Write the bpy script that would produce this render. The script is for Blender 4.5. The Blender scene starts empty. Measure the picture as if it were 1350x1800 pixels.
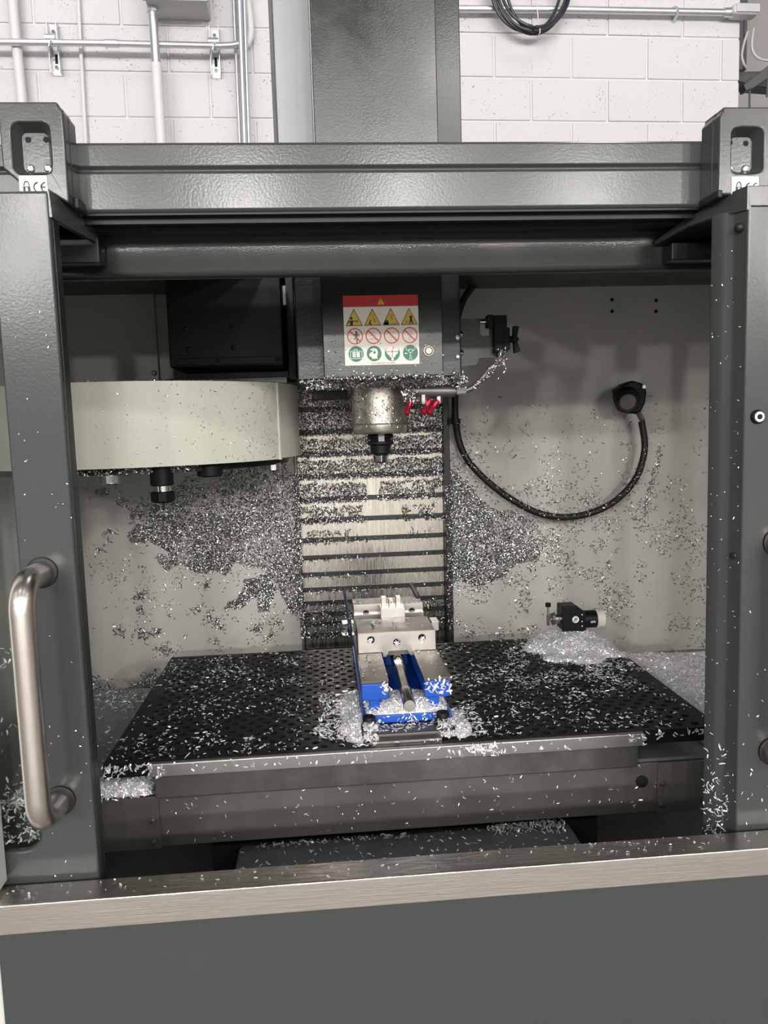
import bpy, bmesh, math, random
import numpy as np
from mathutils import Vector, Matrix, noise as mnoise

# ------------------------------------------------------------------ camera, world, lights, exposure
scene = bpy.context.scene
COL = scene.collection
random.seed(7)
RNG = np.random.default_rng(7)

cam_data = bpy.data.cameras.new('camera')
cam = bpy.data.objects.new('camera', cam_data)
COL.objects.link(cam)
cam_data.sensor_fit = 'VERTICAL'
cam_data.sensor_height = 36.0
cam_data.sensor_width = 27.0
cam_data.lens = 36.0 * 1382.88 / 1800.0
cam_data.clip_start = 0.02
CAM_R = ((0.9962051, -0.08138106, -0.03086288), (0.03956817, 0.10762593, 0.99340375), (0.07752261, 0.99085508, -0.1104376))
r_, u_, f_ = [Vector(v) for v in CAM_R]
cam.matrix_world = Matrix(((r_.x, u_.x, -f_.x, 0.0), (r_.y, u_.y, -f_.y, 0.0), (r_.z, u_.z, -f_.z, 1.45), (0, 0, 0, 1)))
scene.camera = cam

world = bpy.data.worlds.new('world')
scene.world = world
world.use_nodes = True
world.node_tree.nodes['Background'].inputs[0].default_value = (0.80, 0.88, 1.0, 1)
world.node_tree.nodes['Background'].inputs[1].default_value = 0.12

def ceiling_lamp(x, y, z, sx, sy, watts, col=(1.0, 0.95, 0.9)):
    d = bpy.data.lights.new('ceiling_lamp', 'AREA')
    d.shape = 'RECTANGLE'; d.size = sx; d.size_y = sy; d.energy = watts; d.color = col
    o = bpy.data.objects.new('ceiling_lamp', d)
    COL.objects.link(o); o.location = (x, y, z)
    return o

def globe_lamp(x, y, z, watts):
    d = bpy.data.lights.new('ceiling_lamp', 'POINT'); d.energy = watts; d.shadow_soft_size = 0.20; d.color = (1.0, 0.965, 0.93)
    o = bpy.data.objects.new('ceiling_lamp', d); COL.objects.link(o); o.location = (x, y, z)
    return o
for lx in (-6.3, -3.7, -1.0, 1.45, 4.1, 6.7):                    # ceiling lamp rows behind the camera; outermost columns added to brighten the door side
    for ly, w in ((-15.4, 520), (-10.2, 400), (-5.0, 85), (-1.5, 15)):
        globe_lamp(lx, ly, 4.75, w)
for lx in (-1.6, 1.5):
    ceiling_lamp(lx, 1.9, 4.9, 0.30, 1.2, 12, (0.97, 0.97, 1.0))

vs = scene.view_settings
vs.view_transform = 'Standard'; vs.look = 'None'; vs.gamma = 1.0; vs.use_curve_mapping = False
vs.exposure = 0.52
scene.cycles.use_denoising = True
scene.cycles.max_bounces = 8

# ------------------------------------------------------------------ materials
def mat(name, col, rough=0.5, metal=0.0, bump=0.0, bscale=300.0, var=0.0, vscale=20.0, stretch=None, coat=0.0, rvar=0.0, spec=0.5, aniso=None):
    m = bpy.data.materials.new(name); m.use_nodes = True
    nt = m.node_tree; b = nt.nodes['Principled BSDF']
    b.inputs['Base Color'].default_value = (*col, 1); b.inputs['Roughness'].default_value = rough
    b.inputs['Metallic'].default_value = metal; b.inputs['Specular IOR Level'].default_value = spec
    if coat:
        b.inputs['Coat Weight'].default_value = coat; b.inputs['Coat Roughness'].default_value = 0.15
    tc = nt.nodes.new('ShaderNodeTexCoord'); src = tc.outputs['Object']
    if stretch:
        mp = nt.nodes.new('ShaderNodeMapping'); mp.inputs['Scale'].default_value = stretch
        nt.links.new(src, mp.inputs['Vector']); src = mp.outputs['Vector']
    if bump:
        n = nt.nodes.new('ShaderNodeTexNoise'); n.inputs['Scale'].default_value = bscale; n.inputs['Detail'].default_value = 3
        nt.links.new(src, n.inputs['Vector'])
        bp = nt.nodes.new('ShaderNodeBump'); bp.inputs['Strength'].default_value = bump; bp.inputs['Distance'].default_value = 0.001
        nt.links.new(n.outputs['Fac'], bp.inputs['Height']); nt.links.new(bp.outputs['Normal'], b.inputs['Normal'])
    if var or rvar:
        n = nt.nodes.new('ShaderNodeTexNoise'); n.inputs['Scale'].default_value = vscale; n.inputs['Detail'].default_value = 5
        n.inputs['Roughness'].default_value = 0.62
        nt.links.new(src, n.inputs['Vector'])
        if var:
            r = nt.nodes.new('ShaderNodeMapRange')
            r.inputs['From Min'].default_value = 0.25; r.inputs['From Max'].default_value = 0.75
            r.inputs['To Min'].default_value = 1 - var; r.inputs['To Max'].default_value = 1 + var
            nt.links.new(n.outputs['Fac'], r.inputs['Value'])
            mx = nt.nodes.new('ShaderNodeMix'); mx.data_type = 'RGBA'; mx.blend_type = 'MULTIPLY'; mx.inputs[0].default_value = 1
            mx.inputs[6].default_value = (*col, 1)
            nt.links.new(r.outputs['Result'], mx.inputs[7]); nt.links.new(mx.outputs[2], b.inputs['Base Color'])
        if rvar:
            r = nt.nodes.new('ShaderNodeMapRange')
            r.inputs['From Min'].default_value = 0.3; r.inputs['From Max'].default_value = 0.7
            r.inputs['To Min'].default_value = max(0.03, rough - rvar); r.inputs['To Max'].default_value = rough + rvar
            nt.links.new(n.outputs['Fac'], r.inputs['Value']); nt.links.new(r.outputs['Result'], b.inputs['Roughness'])
    return m

M = {}
M['paint'] = mat('grey_paint', (0.050, 0.0545, 0.0535), 0.19, bump=0.10, bscale=320, var=0.03, vscale=5, rvar=0.02, coat=0.0, spec=0.36)
M['paint_light'] = mat('mid_grey_paint', (0.36, 0.375, 0.39), 0.45, bump=0.2, bscale=260, var=0.04, vscale=8)
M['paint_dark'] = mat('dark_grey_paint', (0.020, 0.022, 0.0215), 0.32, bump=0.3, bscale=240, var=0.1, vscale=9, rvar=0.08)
M['head_paint'] = mat('head_grey_paint', (0.060, 0.064, 0.058), 0.33, bump=0.25, bscale=300, var=0.08, vscale=9, rvar=0.07)
M['glossy_film'] = mat('oily_dark_paint', (0.022, 0.024, 0.021), 0.24, bump=0.16, bscale=420, var=0.3, vscale=5, rvar=0.16, coat=0.35)
M['beam_film'] = mat('oily_beam_paint', (0.022, 0.024, 0.022), 0.11, bump=0.12, bscale=500, var=0.2, vscale=8, rvar=0.04)
M['steel_dark'] = mat('dark_ground_steel', (0.15, 0.14, 0.125), 0.40, 0.9, bump=0.05, bscale=60, var=0.12, vscale=40, rvar=0.06)
M['rail_steel'] = mat('brushed_rail', (0.50, 0.49, 0.475), 0.42, 1.0, bump=0.1, bscale=60, stretch=(1, 40, 40), var=0.06, vscale=30)
M['beige'] = mat('beige_panel_paint', (0.49, 0.48, 0.445), 0.42, bump=0.15, bscale=200, var=0.05, vscale=5, rvar=0.05)
M['cream'] = mat('cream_paint', (0.60, 0.60, 0.52), 0.38, bump=0.1, bscale=200, var=0.03, vscale=6)
M['pale'] = mat('pale_grey_paint', (0.55, 0.55, 0.53), 0.5, var=0.03, vscale=6)
M['black'] = mat('black_anodised', (0.008, 0.008, 0.009), 0.46, bump=0.15, bscale=500, var=0.3, vscale=25, rvar=0.06, spec=0.18)
M['black_paint'] = mat('black_paint', (0.007, 0.007, 0.008), 0.42, var=0.2, vscale=20, spec=0.3)
M['rubber'] = mat('black_rubber', (0.007, 0.007, 0.007), 0.55, bump=0.3, bscale=500)
M['hole'] = mat('hole_black', (0.004, 0.004, 0.004), 0.8)
M['steel'] = mat('ground_steel', (0.55, 0.52, 0.48), 0.36, 1.0, bump=0.05, bscale=40, stretch=(4, 40, 40), var=0.06, vscale=30, rvar=0.05)
M['steel_bright'] = mat('milled_aluminium', (0.56, 0.545, 0.52), 0.32, 1.0, bump=0.08, bscale=200, var=0.03, vscale=30)
M['stainless'] = mat('brushed_stainless', (0.64, 0.60, 0.56), 0.20, 1.0, bump=0.30, bscale=60, stretch=(0.4, 30, 30), var=0.05, vscale=12, rvar=0.04)
M['stainless_v'] = mat('brushed_stainless_tube', (0.76, 0.71, 0.66), 0.24, 1.0, bump=0.10, bscale=60, stretch=(40, 40, 1), var=0.05, vscale=30)
M['way'] = mat('way_cover_steel', (0.50, 0.475, 0.43), 0.27, 1.0, bump=0.04, bscale=60, stretch=(30, 30, 1.2), var=0.14, vscale=14, rvar=0.08)
M['dull_steel'] = mat('dull_stained_steel', (0.16, 0.155, 0.145), 0.42, 0.7, bump=0.15, bscale=120, var=0.25, vscale=10, rvar=0.1)
M['sheet'] = mat('grey_sheet_metal', (0.20, 0.19, 0.175), 0.40, 0.55, bump=0.12, bscale=120, var=0.15, vscale=8, rvar=0.1)
M['tray'] = mat('grey_tray_sheet', (0.19, 0.195, 0.205), 0.42, 0.35, bump=0.12, bscale=120, var=0.1, vscale=9, rvar=0.08)
M['chrome'] = mat('chrome', (0.75, 0.75, 0.74), 0.14, 1.0)
M['nose'] = mat('spindle_nose_metal', (0.42, 0.40, 0.35), 0.36, 0.9, bump=0.3, bscale=500, var=0.2, vscale=60, rvar=0.1)
M['blue'] = mat('blue_paint', (0.010, 0.085, 0.46), 0.32, bump=0.2, bscale=200, var=0.06, vscale=20)
M['navy'] = mat('navy_plastic', (0.006, 0.012, 0.06), 0.4)
M['red_anod'] = mat('red_anodised', (0.42, 0.015, 0.05), 0.3, 0.55)
M['white_plastic'] = mat('white_plastic', (0.72, 0.70, 0.64), 0.45)
M['clear'] = None
M['chips'] = mat('aluminium_chips', (0.46, 0.46, 0.46), 0.30, 1.0, var=0.15, vscale=90)  # grey for coolant wetness and for the dark surroundings these chips reflect
M['chips_bright'] = mat('glint_aluminium_chips', (0.95, 0.95, 0.97), 0.27, 0.45, var=0.12, vscale=90)  # same chips, paler and less metallic; the colour stands for their glints
M['heap'] = mat('packed_chips', (0.34, 0.34, 0.35), 0.5, 0.2, bump=1.0, bscale=350, var=0.4, vscale=200)
M['galv'] = mat('galvanised_steel', (0.62, 0.64, 0.67), 0.36, 0.85, var=0.06, vscale=25)
M['white_paint'] = mat('white_pipe_paint', (0.62, 0.61, 0.61), 0.45, bump=0.1, bscale=100)
M['box_grey'] = mat('electric_box_grey', (0.47, 0.48, 0.48), 0.4)
M['cable'] = mat('black_cable', (0.018, 0.02, 0.028), 0.42)
M['beam'] = mat('dark_steel_beam', (0.07, 0.07, 0.075), 0.5)
M['concrete'] = mat('concrete', (0.30, 0.29, 0.27), 0.55, var=0.12, vscale=2)
M['room_white'] = mat('grey_room_paint', (0.30, 0.30, 0.30), 0.8)
M['ceiling'] = mat('ceiling_paint', (0.13, 0.13, 0.13), 0.9)
M['grey_wall'] = mat('grey_wall_paint', (0.36, 0.34, 0.335), 0.7, var=0.04, vscale=2)
M['mortar'] = mat('mortar', (0.60, 0.585, 0.585), 0.85, bump=0.4, bscale=150)
# print colours
for n, c in dict(p_white=(0.78, 0.74, 0.66), p_red=(0.45, 0.025, 0.025), p_yellow=(0.66, 0.47, 0.06), p_black=(0.012, 0.011, 0.012), p_green=(0.015, 0.16, 0.11), p_ring=(0.62, 0.06, 0.08), p_grey=(0.45, 0.40, 0.40), p_label=(0.85, 0.83, 0.82)).items():
    M[n] = mat(n, c, 0.45)

def block_mat():
    m = bpy.data.materials.new('painted_block'); m.use_nodes = True
    nt = m.node_tree; b = nt.nodes['Principled BSDF']; b.inputs['Roughness'].default_value = 0.6
    tc = nt.nodes.new('ShaderNodeTexCoord'); oi = nt.nodes.new('ShaderNodeObjectInfo')
    ad = nt.nodes.new('ShaderNodeVectorMath'); ad.operation = 'ADD'
    sc = nt.nodes.new('ShaderNodeVectorMath'); sc.operation = 'SCALE'; sc.inputs['Scale'].default_value = 1.0
    nt.links.new(oi.outputs['Location'], sc.inputs[0]); nt.links.new(tc.outputs['Object'], ad.inputs[0]); nt.links.new(sc.outputs[0], ad.inputs[1])
    v = nt.nodes.new('ShaderNodeTexNoise'); v.inputs['Scale'].default_value = 95; v.inputs['Detail'].default_value = 2
    nt.links.new(ad.outputs[0], v.inputs['Vector'])
    big = nt.nodes.new('ShaderNodeTexNoise'); big.inputs['Scale'].default_value = 9
    nt.links.new(ad.outputs[0], big.inputs['Vector'])
    mul = nt.nodes.new('ShaderNodeMath'); mul.operation = 'MULTIPLY_ADD'; mul.inputs[1].default_value = 0.25
    nt.links.new(big.outputs['Fac'], mul.inputs[0]); nt.links.new(v.outputs['Fac'], mul.inputs[2])
    rp = nt.nodes.new('ShaderNodeValToRGB')
    rp.color_ramp.elements[0].position = 0.395; rp.color_ramp.elements[0].color = (0.26, 0.25, 0.25, 1)
    rp.color_ramp.elements[1].position = 0.44; rp.color_ramp.elements[1].color = (0.555, 0.538, 0.550, 1)
    nt.links.new(mul.outputs[0], rp.inputs['Fac']); nt.links.new(rp.outputs['Color'], b.inputs['Base Color'])
    n2 = nt.nodes.new('ShaderNodeTexNoise'); n2.inputs['Scale'].default_value = 60; n2.inputs['Detail'].default_value = 5
    nt.links.new(ad.outputs[0], n2.inputs['Vector'])
    bp = nt.nodes.new('ShaderNodeBump'); bp.inputs['Strength'].default_value = 0.5; bp.inputs['Distance'].default_value = 0.004
    nt.links.new(n2.outputs['Fac'], bp.inputs['Height']); nt.links.new(bp.outputs['Normal'], b.inputs['Normal'])
    return m
M['block'] = block_mat()

def glass_mat(name, col, rough):
    m = bpy.data.materials.new(name); m.use_nodes = True
    b = m.node_tree.nodes['Principled BSDF']
    b.inputs['Base Color'].default_value = (*col, 1); b.inputs['Roughness'].default_value = rough
    b.inputs['Transmission Weight'].default_value = 1.0; b.inputs['IOR'].default_value = 1.45
    return m
M['glass'] = glass_mat('door_glass', (0.80, 0.86, 0.83), 0.02)
M['acrylic'] = glass_mat('clear_acrylic', (0.97, 0.98, 1.0), 0.03)

# ------------------------------------------------------------------ helpers
def world_pos(o):
    p = Vector((0, 0, 0))
    while o is not None:
        p += o.location; o = o.parent
    return p

class MB:
    def __init__(self): self.v = []; self.f = []
    def add(self, vs, fs):
        k = len(self.v); self.v += [tuple(p) for p in vs]; self.f += [tuple(i + k for i in f) for f in fs]; return self
    def box(self, x0, x1, y0, y1, z0, z1):
        return self.add([(x0, y0, z0), (x1, y0, z0), (x1, y1, z0), (x0, y1, z0), (x0, y0, z1), (x1, y0, z1), (x1, y1, z1), (x0, y1, z1)],
                        [(0, 3, 2, 1), (4, 5, 6, 7), (0, 1, 5, 4), (1, 2, 6, 5), (2, 3, 7, 6), (3, 0, 4, 7)])
    def prism(self, poly, axis, a, b):
        n = len(poly)
        def P(p, t): return {'x': (t, p[0], p[1]), 'y': (p[0], t, p[1]), 'z': (p[0], p[1], t)}[axis]
        return self.add([P(p, a) for p in poly] + [P(p, b) for p in poly],
                        [tuple(range(n)), tuple(range(2 * n - 1, n - 1, -1))] + [(i, (i + 1) % n, n + (i + 1) % n, n + i) for i in range(n)])
    def lathe(self, prof, org, axis, n=28):
        ax = Vector(axis).normalized(); a = ax.orthogonal().normalized(); b = ax.cross(a); org = Vector(org)
        vs = []; fs = []
        for r, h in prof:
            for i in range(n):
                t = 2 * math.pi * i / n
                vs.append(org + ax * h + (a * math.cos(t) + b * math.sin(t)) * r)
        for j in range(len(prof) - 1):
            for i in range(n):
                i2 = (i + 1) % n
                fs.append((j * n + i, j * n + i2, (j + 1) * n + i2, (j + 1) * n + i))
        if prof[0][0] > 1e-6: fs.append(tuple(range(n - 1, -1, -1)))
        if prof[-1][0] > 1e-6: fs.append(tuple(range((len(prof) - 1) * n, len(prof) * n)))
        return self.add(vs, fs)
    def cyl(self, p0, p1, r0, r1=None, n=24):
        p0 = Vector(p0); p1 = Vector(p1); r1 = r0 if r1 is None else r1
        return self.lathe([(r0, 0), (r1, (p1 - p0).length)], p0, p1 - p0, n)
    def ring(self, org, axis, r_in, r_out, h, n=28):
        return self.lathe([(r_in, 0), (r_out, 0), (r_out, h), (r_in, h), (r_in, 0.0)], org, axis, n) if r_in > 1e-6 else self.lathe([(r_out, 0), (r_out, h)], org, axis, n)
    def tube(self, pts, r, n=10, caps=True):
        pts = [Vector(p) for p in pts]; m = len(pts)
        rs = r if isinstance(r, (list, tuple)) else [r] * m
        T = [(pts[min(i + 1, m - 1)] - pts[max(i - 1, 0)]).normalized() for i in range(m)]
        a = T[0].orthogonal().normalized(); vs = []; fs = []
        for i in range(m):
            a = (a - T[i] * a.dot(T[i])).normalized(); b = T[i].cross(a)
            for k in range(n):
                t = 2 * math.pi * k / n; vs.append(pts[i] + (a * math.cos(t) + b * math.sin(t)) * rs[i])
        for i in range(m - 1):
            for k in range(n):
                k2 = (k + 1) % n; fs.append((i * n + k, i * n + k2, (i + 1) * n + k2, (i + 1) * n + k))
        if caps: fs += [tuple(range(n - 1, -1, -1)), tuple(range((m - 1) * n, m * n))]
        return self.add(vs, fs)
    def build(self, name, material, parent=None, bevel=0.0, angle=35, seg=2, weld=True):
        me = bpy.data.meshes.new(name)
        off = world_pos(parent) if parent is not None else Vector((0, 0, 0))
        me.from_pydata([tuple(Vector(p) - off) for p in self.v], [], self.f)
        bm = bmesh.new(); bm.from_mesh(me)
        if weld: bmesh.ops.remove_doubles(bm, verts=bm.verts, dist=1e-6)
        bmesh.ops.recalc_face_normals(bm, faces=bm.faces)
        bm.to_mesh(me); bm.free()
        return finish(name, me, material, parent, bevel, angle, seg)

def finish(name, me, material, parent=None, bevel=0.0, angle=35, seg=2):
    if len(me.polygons):
        me.polygons.foreach_set('use_smooth', [True] * len(me.polygons))
        me.set_sharp_from_angle(angle=math.radians(angle))
    me.materials.append(material)
    o = bpy.data.objects.new(name, me); COL.objects.link(o)
    if parent is not None: o.parent = parent
    if bevel:
        b = o.modifiers.new('bevel', 'BEVEL'); b.width = bevel; b.segments = seg; b.limit_method = 'ANGLE'; b.angle_limit = math.radians(40)
        b.harden_normals = True
    return o

def plate(name, material, outer, holes, axis, a, b, parent=None, bevel=0.0):
    """A flat plate with holes: outline and hole outlines are 2D loops, extruded from a to b along the axis."""
    bm = bmesh.new(); edges = []
    def P(p, t): return {'x': (t, p[0], p[1]), 'y': (p[0], t, p[1]), 'z': (p[0], p[1], t)}[axis]
    off = world_pos(parent) if parent is not None else Vector((0, 0, 0))
    for loop in [outer] + holes:
        vs = [bm.verts.new(Vector(P(p, a)) - off) for p in loop]
        for i in range(len(vs)): edges.append(bm.edges.new((vs[i], vs[(i + 1) % len(vs)])))
    g = bmesh.ops.triangle_fill(bm, use_beauty=True, edges=edges)
    fs = [x for x in g['geom'] if isinstance(x, bmesh.types.BMFace)]
    e = bmesh.ops.extrude_face_region(bm, geom=fs)
    d = Vector(P((0, 0), b)) - Vector(P((0, 0), a))
    bmesh.ops.translate(bm, verts=[x for x in e['geom'] if isinstance(x, bmesh.types.BMVert)], vec=d)
    bmesh.ops.recalc_face_normals(bm, faces=bm.faces)
    me = bpy.data.meshes.new(name); bm.to_mesh(me); bm.free()
    return finish(name, me, material, parent, bevel)

def rrect(x0, x1, z0, z1, r, n=6):
    out = []
    for cx, cz, t0 in ((x1 - r, z1 - r, 0), (x0 + r, z1 - r, 90), (x0 + r, z0 + r, 180), (x1 - r, z0 + r, 270)):
        for i in range(n + 1):
            t = math.radians(t0 + 90 * i / n); out.append((cx + r * math.cos(t), cz + r * math.sin(t)))
    return out
def circle(cx, cz, r, n=24, t0=0.0):
    return [(cx + r * math.cos(t0 + 2 * math.pi * i / n), cz + r * math.sin(t0 + 2 * math.pi * i / n)) for i in range(n)]

def smooth_path(pts, sub=6):
    P = [Vector(p) for p in pts]; out = []
    for i in range(len(P) - 1):
        a = P[max(i - 1, 0)]; b = P[i]; c = P[i + 1]; d = P[min(i + 2, len(P) - 1)]
        for k in range(sub):
            t = k / sub
            out.append(0.5 * ((2 * b) + (c - a) * t + (2 * a - 5 * b + 4 * c - d) * t * t + (3 * b - a - 3 * c + d) * t ** 3))
    out.append(P[-1]); return out

def tag(o, label=None, cat=None, group=None, kind=None):
    if label: o['label'] = label
    if cat: o['category'] = cat
    if group: o['group'] = group
    if kind: o['kind'] = kind
    return o
def thing(name, loc, label, cat, group=None):
    o = bpy.data.objects.new(name, None); COL.objects.link(o); o.location = loc; o.empty_display_size = 0.05
    return tag(o, label, cat, group)
def struct(o): o['kind'] = 'structure'; return o
def lab(o, label): o['label'] = label; return o
def dup(o, delta):
    r = o.copy(); COL.objects.link(r); r.location = o.location + Vector(delta)
    def rec(src, dst):
        for ch in [c for c in bpy.data.objects if c.parent == src]:
            c = ch.copy(); COL.objects.link(c); c.parent = dst; rec(ch, c)
    rec(o, r); return r

def text_mesh(name, s, size, loc, material, parent, align='CENTER', font_scale_x=1.0, bold=0.0):
    """Flat lettering facing -Y at loc (its baseline middle)."""
    cu = bpy.data.curves.new(name, 'FONT'); cu.body = s; cu.size = size; cu.align_x = align; cu.offset = bold; cu.resolution_u = 3
    o = bpy.data.objects.new(name, cu); COL.objects.link(o)
    dg = bpy.context.evaluated_depsgraph_get()
    me = bpy.data.meshes.new_from_object(o.evaluated_get(dg))
    bpy.data.objects.remove(o)
    off = world_pos(parent); loc = Vector(loc)
    for v in me.vertices:
        x, y, z = v.co
        v.co = loc + Vector((x * font_scale_x, 0, y)) - off
    me.materials.clear(); me.materials.append(material)
    t = bpy.data.objects.new(name, me); COL.objects.link(t); t.parent = parent
    return t

# ------------------------------------------------------------------ the factory room
struct(MB().box(-8, 8, -19, 8, -0.1, 0.0).build('floor', M['concrete']))
struct(MB().box(-8, 8, -19, 8, 5.6, 5.7).build('ceiling', M['ceiling']))
struct(MB().box(-8.1, -8, -19, 8, 0, 5.6).build('wall_left', M['room_white']))
struct(MB().box(8, 8.1, -19, 8, 0, 5.6).build('wall_right', M['room_white']))
struct(MB().box(-8, 8, -19.1, -19, 0, 5.6).build('wall_front', M['room_white']))
struct(MB().box(1.5, 8, 6.0, 6.1, 0, 5.6).build('wall_far', M['grey_wall']))

WA = math.radians(1.5); WD = 3.75
WU = Vector((math.cos(WA), math.sin(WA), 0)); WN = Vector((-math.sin(WA), math.cos(WA), 0))
def W(u, z, off=0.0):          # a point of the block wall: u along it, z up, off in front of its face
    return WU * u + WN * (WD - off) + Vector((0, 0, z))
U_END = 2.16
wall = bpy.data.objects.new('wall_back', None); COL.objects.link(wall); wall['kind'] = 'structure'
wall.location = W(0, 0); wall.rotation_euler = (0, 0, WA)
def in_wall(o): o.parent = wall; return o
mm = MB(); mm.box(-8.0, U_END - 0.002, 0.006, 0.2, 0, 5.6)
in_wall(mm.build('mortar', M['mortar']))
BH, BL, J = 0.1917, 0.3675, 0.010
bmb = MB().box(-(BL - J) / 2, (BL - J) / 2, 0, 0.05, -(BH - J) / 2, (BH - J) / 2)
b0 = bmb.build('block', M['block'], bevel=0.004, seg=2)
b0.parent = wall
first = True
z_joint = 3.2175
for row in range(-5, 4):
    zc = z_joint + (row + 0.5) * BH - 0.0
    off = 0.9673 if row % 2 else 1.1416            # where a vertical joint of this course lies
    k0 = int(math.floor((-2.6 - off) / BL))
    for k in range(k0, 12):
        a = off + k * BL; b = a + BL
        if a > U_END - 0.02: break
        o = b0 if first else b0.copy()
        if not first: COL.objects.link(o); o.parent = wall
        first = False
        bb = min(b, U_END + J / 2)
        o.location = ((a + bb) / 2, random.uniform(-0.0015, 0.0015), zc)
        o.scale = ((bb - a - J) / (BL - J), 1, 1)
# plain lower and upper part of the wall, hidden by the machine
struct(in_wall(MB().box(-8.0, U_END, -0.001, 0.1, 0, z_joint - 5 * BH - J / 2).build('wall_back_lower', M['mortar'])))

# ------------------------------------------------------------------ things on the block wall
def wpipe(name, pts, r, material, label, cat='pipe', group=None):
    o = MB().tube([W(*p) for p in pts], r, 16).build(name, material); return tag(o, label, cat, group)
def arc(u0, z0, r, t0, t1, off, n=8):
    return [(u0 + r * math.cos(math.radians(t0 + (t1 - t0) * i / n)), z0 + r * math.sin(math.radians(t0 + (t1 - t0) * i / n)), off) for i in range(n + 1)]
wpipe('wall_pipe', [(-1.133, 3.6, .05), (-1.1285, 3.2376, .05), (-1.113, 2.4, .05)], 0.021, M['white_paint'], 'white painted vertical pipe at the far left of the block wall')
t = thing('wall_conduit', W(-0.54, 2.3, .1), 'white painted conduit rising into the grey electrical box', 'conduit')
MB().tube([W(-.539, 2.3, .10), W(-.541, 3.02, .10)], 0.0235, 16).build('lower_pipe', M['white_paint'], t)
MB().tube([W(-.541, 3.02, .10), W(-.543, 3.235, .10)], 0.0195, 16).build('upper_pipe', M['galv'], t)
MB().tube([W(-.543, 3.225, .10), W(-.543, 3.249, .10)], 0.025, 8).build('locknut', M['galv'], t)
t = tag(MB().tube([W(-.860, 3.6, .02), W(-.8665, 3.28, .02), W(-.883, 2.3, .02)], 0.008, 8).build('thin_conduit', M['white_paint']), 'thin white conduit between the two thick pipes on the wall', 'conduit')
# horizontal conduit with coupling and elbow
t = thing('horizontal_conduit', W(-0.7, 3.105, .085), 'silver horizontal conduit clamped across the left of the block wall', 'conduit')
MB().tube([W(*p) for p in [(-2.2, 3.100, .085), (-1.18, 3.1024, .085), (-.7146, 3.1055, .085), (-.27, 3.1035, .085), (-.22, 3.108, .083), (-.185, 3.119, .075)]], 0.0135, 14).build('tube', M['galv'], t)
MB().tube([W(-.752, 3.105, .085), W(-.697, 3.1052, .085)], 0.0165, 14).build('coupling', M['galv'], t)
MB().tube([W(-.752, 3.0905, .068), W(-.746, 3.0905, .068)], 0.004, 8).build('screw', M['chrome'], t)
# two strut channels holding it
def strut(u, zt, zb, tilt, label):
    t = thing('strut_channel', W(u, zb, .02), label, 'bracket', 'strut channels holding the wall conduit')
    w = 0.021; m = MB()
    for p in ((-w, -w + .003), (w - .003, w)):
        m.add([W(u + a + tilt * (1 if z == zt else 0), z, o) for z in (zb, zt) for o in (0.0, .042) for a in p], [(0, 1, 3, 2), (4, 6, 7, 5), (0, 2, 6, 4), (1, 5, 7, 3), (0, 4, 5, 1), (2, 3, 7, 6)])
    m.add([W(u + a + tilt * (1 if z == zt else 0), z, o) for z in (zb, zt) for o in (0.0, .004) for a in (-w, w)], [(0, 1, 3, 2), (4, 6, 7, 5), (0, 2, 6, 4), (1, 5, 7, 3), (0, 4, 5, 1), (2, 3, 7, 6)])
    m.build('channel', M['galv'], t)
    for q in (0.15, 0.86):
        z = zb + (zt - zb) * q
        MB().tube([W(u + tilt * q, z, .004), W(u + tilt * q, z, .016)], 0.008, 6).build('bolt', M['chrome'], t)
    for q in (0.33, 0.68):
        z = zb + (zt - zb) * q
        MB().add([W(u + tilt * q + a, z + b, .0045) for a, b in ((-.006, -.02), (.006, -.02), (.006, .02), (-.006, .02))], [(0, 1, 2, 3)]).build('slot', M['hole'], t)
    c = MB()
    zc = zb + (zt - zb) * .47
    c.tube([W(u - .015, zc - .028, .04), W(u - .006, zc - .016, .103), W(u + .006, zc - .002, .106), W(u + .015, zc + .024, .04)], 0.0045, 8)
    c.tube([W(u - .02, zc + .02, .085), W(u + .022, zc + .02, .085)], 0.0165, 12)
    c.build('pipe_clamp', M['galv'], t)
strut(-0.977, 3.21, 3.005, -.004, 'galvanised strut channel on the wall, the one nearer the left picture edge')
strut(-0.296, 3.208, 3.004, .001, 'galvanised strut channel on the wall, close beside the vertical conduit bundle')
# electrical box seen from below
t = thing('electrical_box', W(-.43, 3.25, .1), 'grey electrical box on the block wall, its underside showing', 'electrical box')
MB().add([W(u, z, o) for z, k in ((3.245, 0), (3.6, 0)) for u, o in ((-.567, 0.0), (-.308, 0.0), (-.312, .16), (-.562, .16))],
         [(0, 1, 2, 3), (4, 7, 6, 5), (0, 4, 5, 1), (1, 5, 6, 2), (2, 6, 7, 3), (3, 7, 4, 0)]).build('enclosure_body', M['box_grey'], t, bevel=.003)
MB().add([W(u, z, o) for z in (3.241, 3.60) for u, o in ((-.572, .16), (-.303, .16), (-.303, .175), (-.572, .175))],
         [(0, 1, 2, 3), (4, 7, 6, 5), (0, 4, 5, 1), (1, 5, 6, 2), (2, 6, 7, 3), (3, 7, 4, 0)]).build('lid', M['box_grey'], t, bevel=.003)
wpipe('vertical_conduit', [(-.199, 3.6, .03), (-.2035, 3.28, .03), (-.209, 2.3, .03)], 0.0075, M['galv'], 'thin vertical conduit, left one of the bundle at the left of the machine column', 'conduit')
wpipe('vertical_conduit', [(-.170, 3.6, .09), (-.176, 3.27, .09), (-.187, 2.3, .09)], 0.0105, M['galv'], 'shiny vertical conduit in the middle of the bundle beside the machine column', 'conduit')
wpipe('vertical_conduit', [(-.150, 3.6, .065), (-.157, 3.277, .065), (-.1715, 2.3, .065)], 0.0095, M['galv'], 'shiny vertical conduit, right one of the bundle nearest the machine column', 'conduit')
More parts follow.
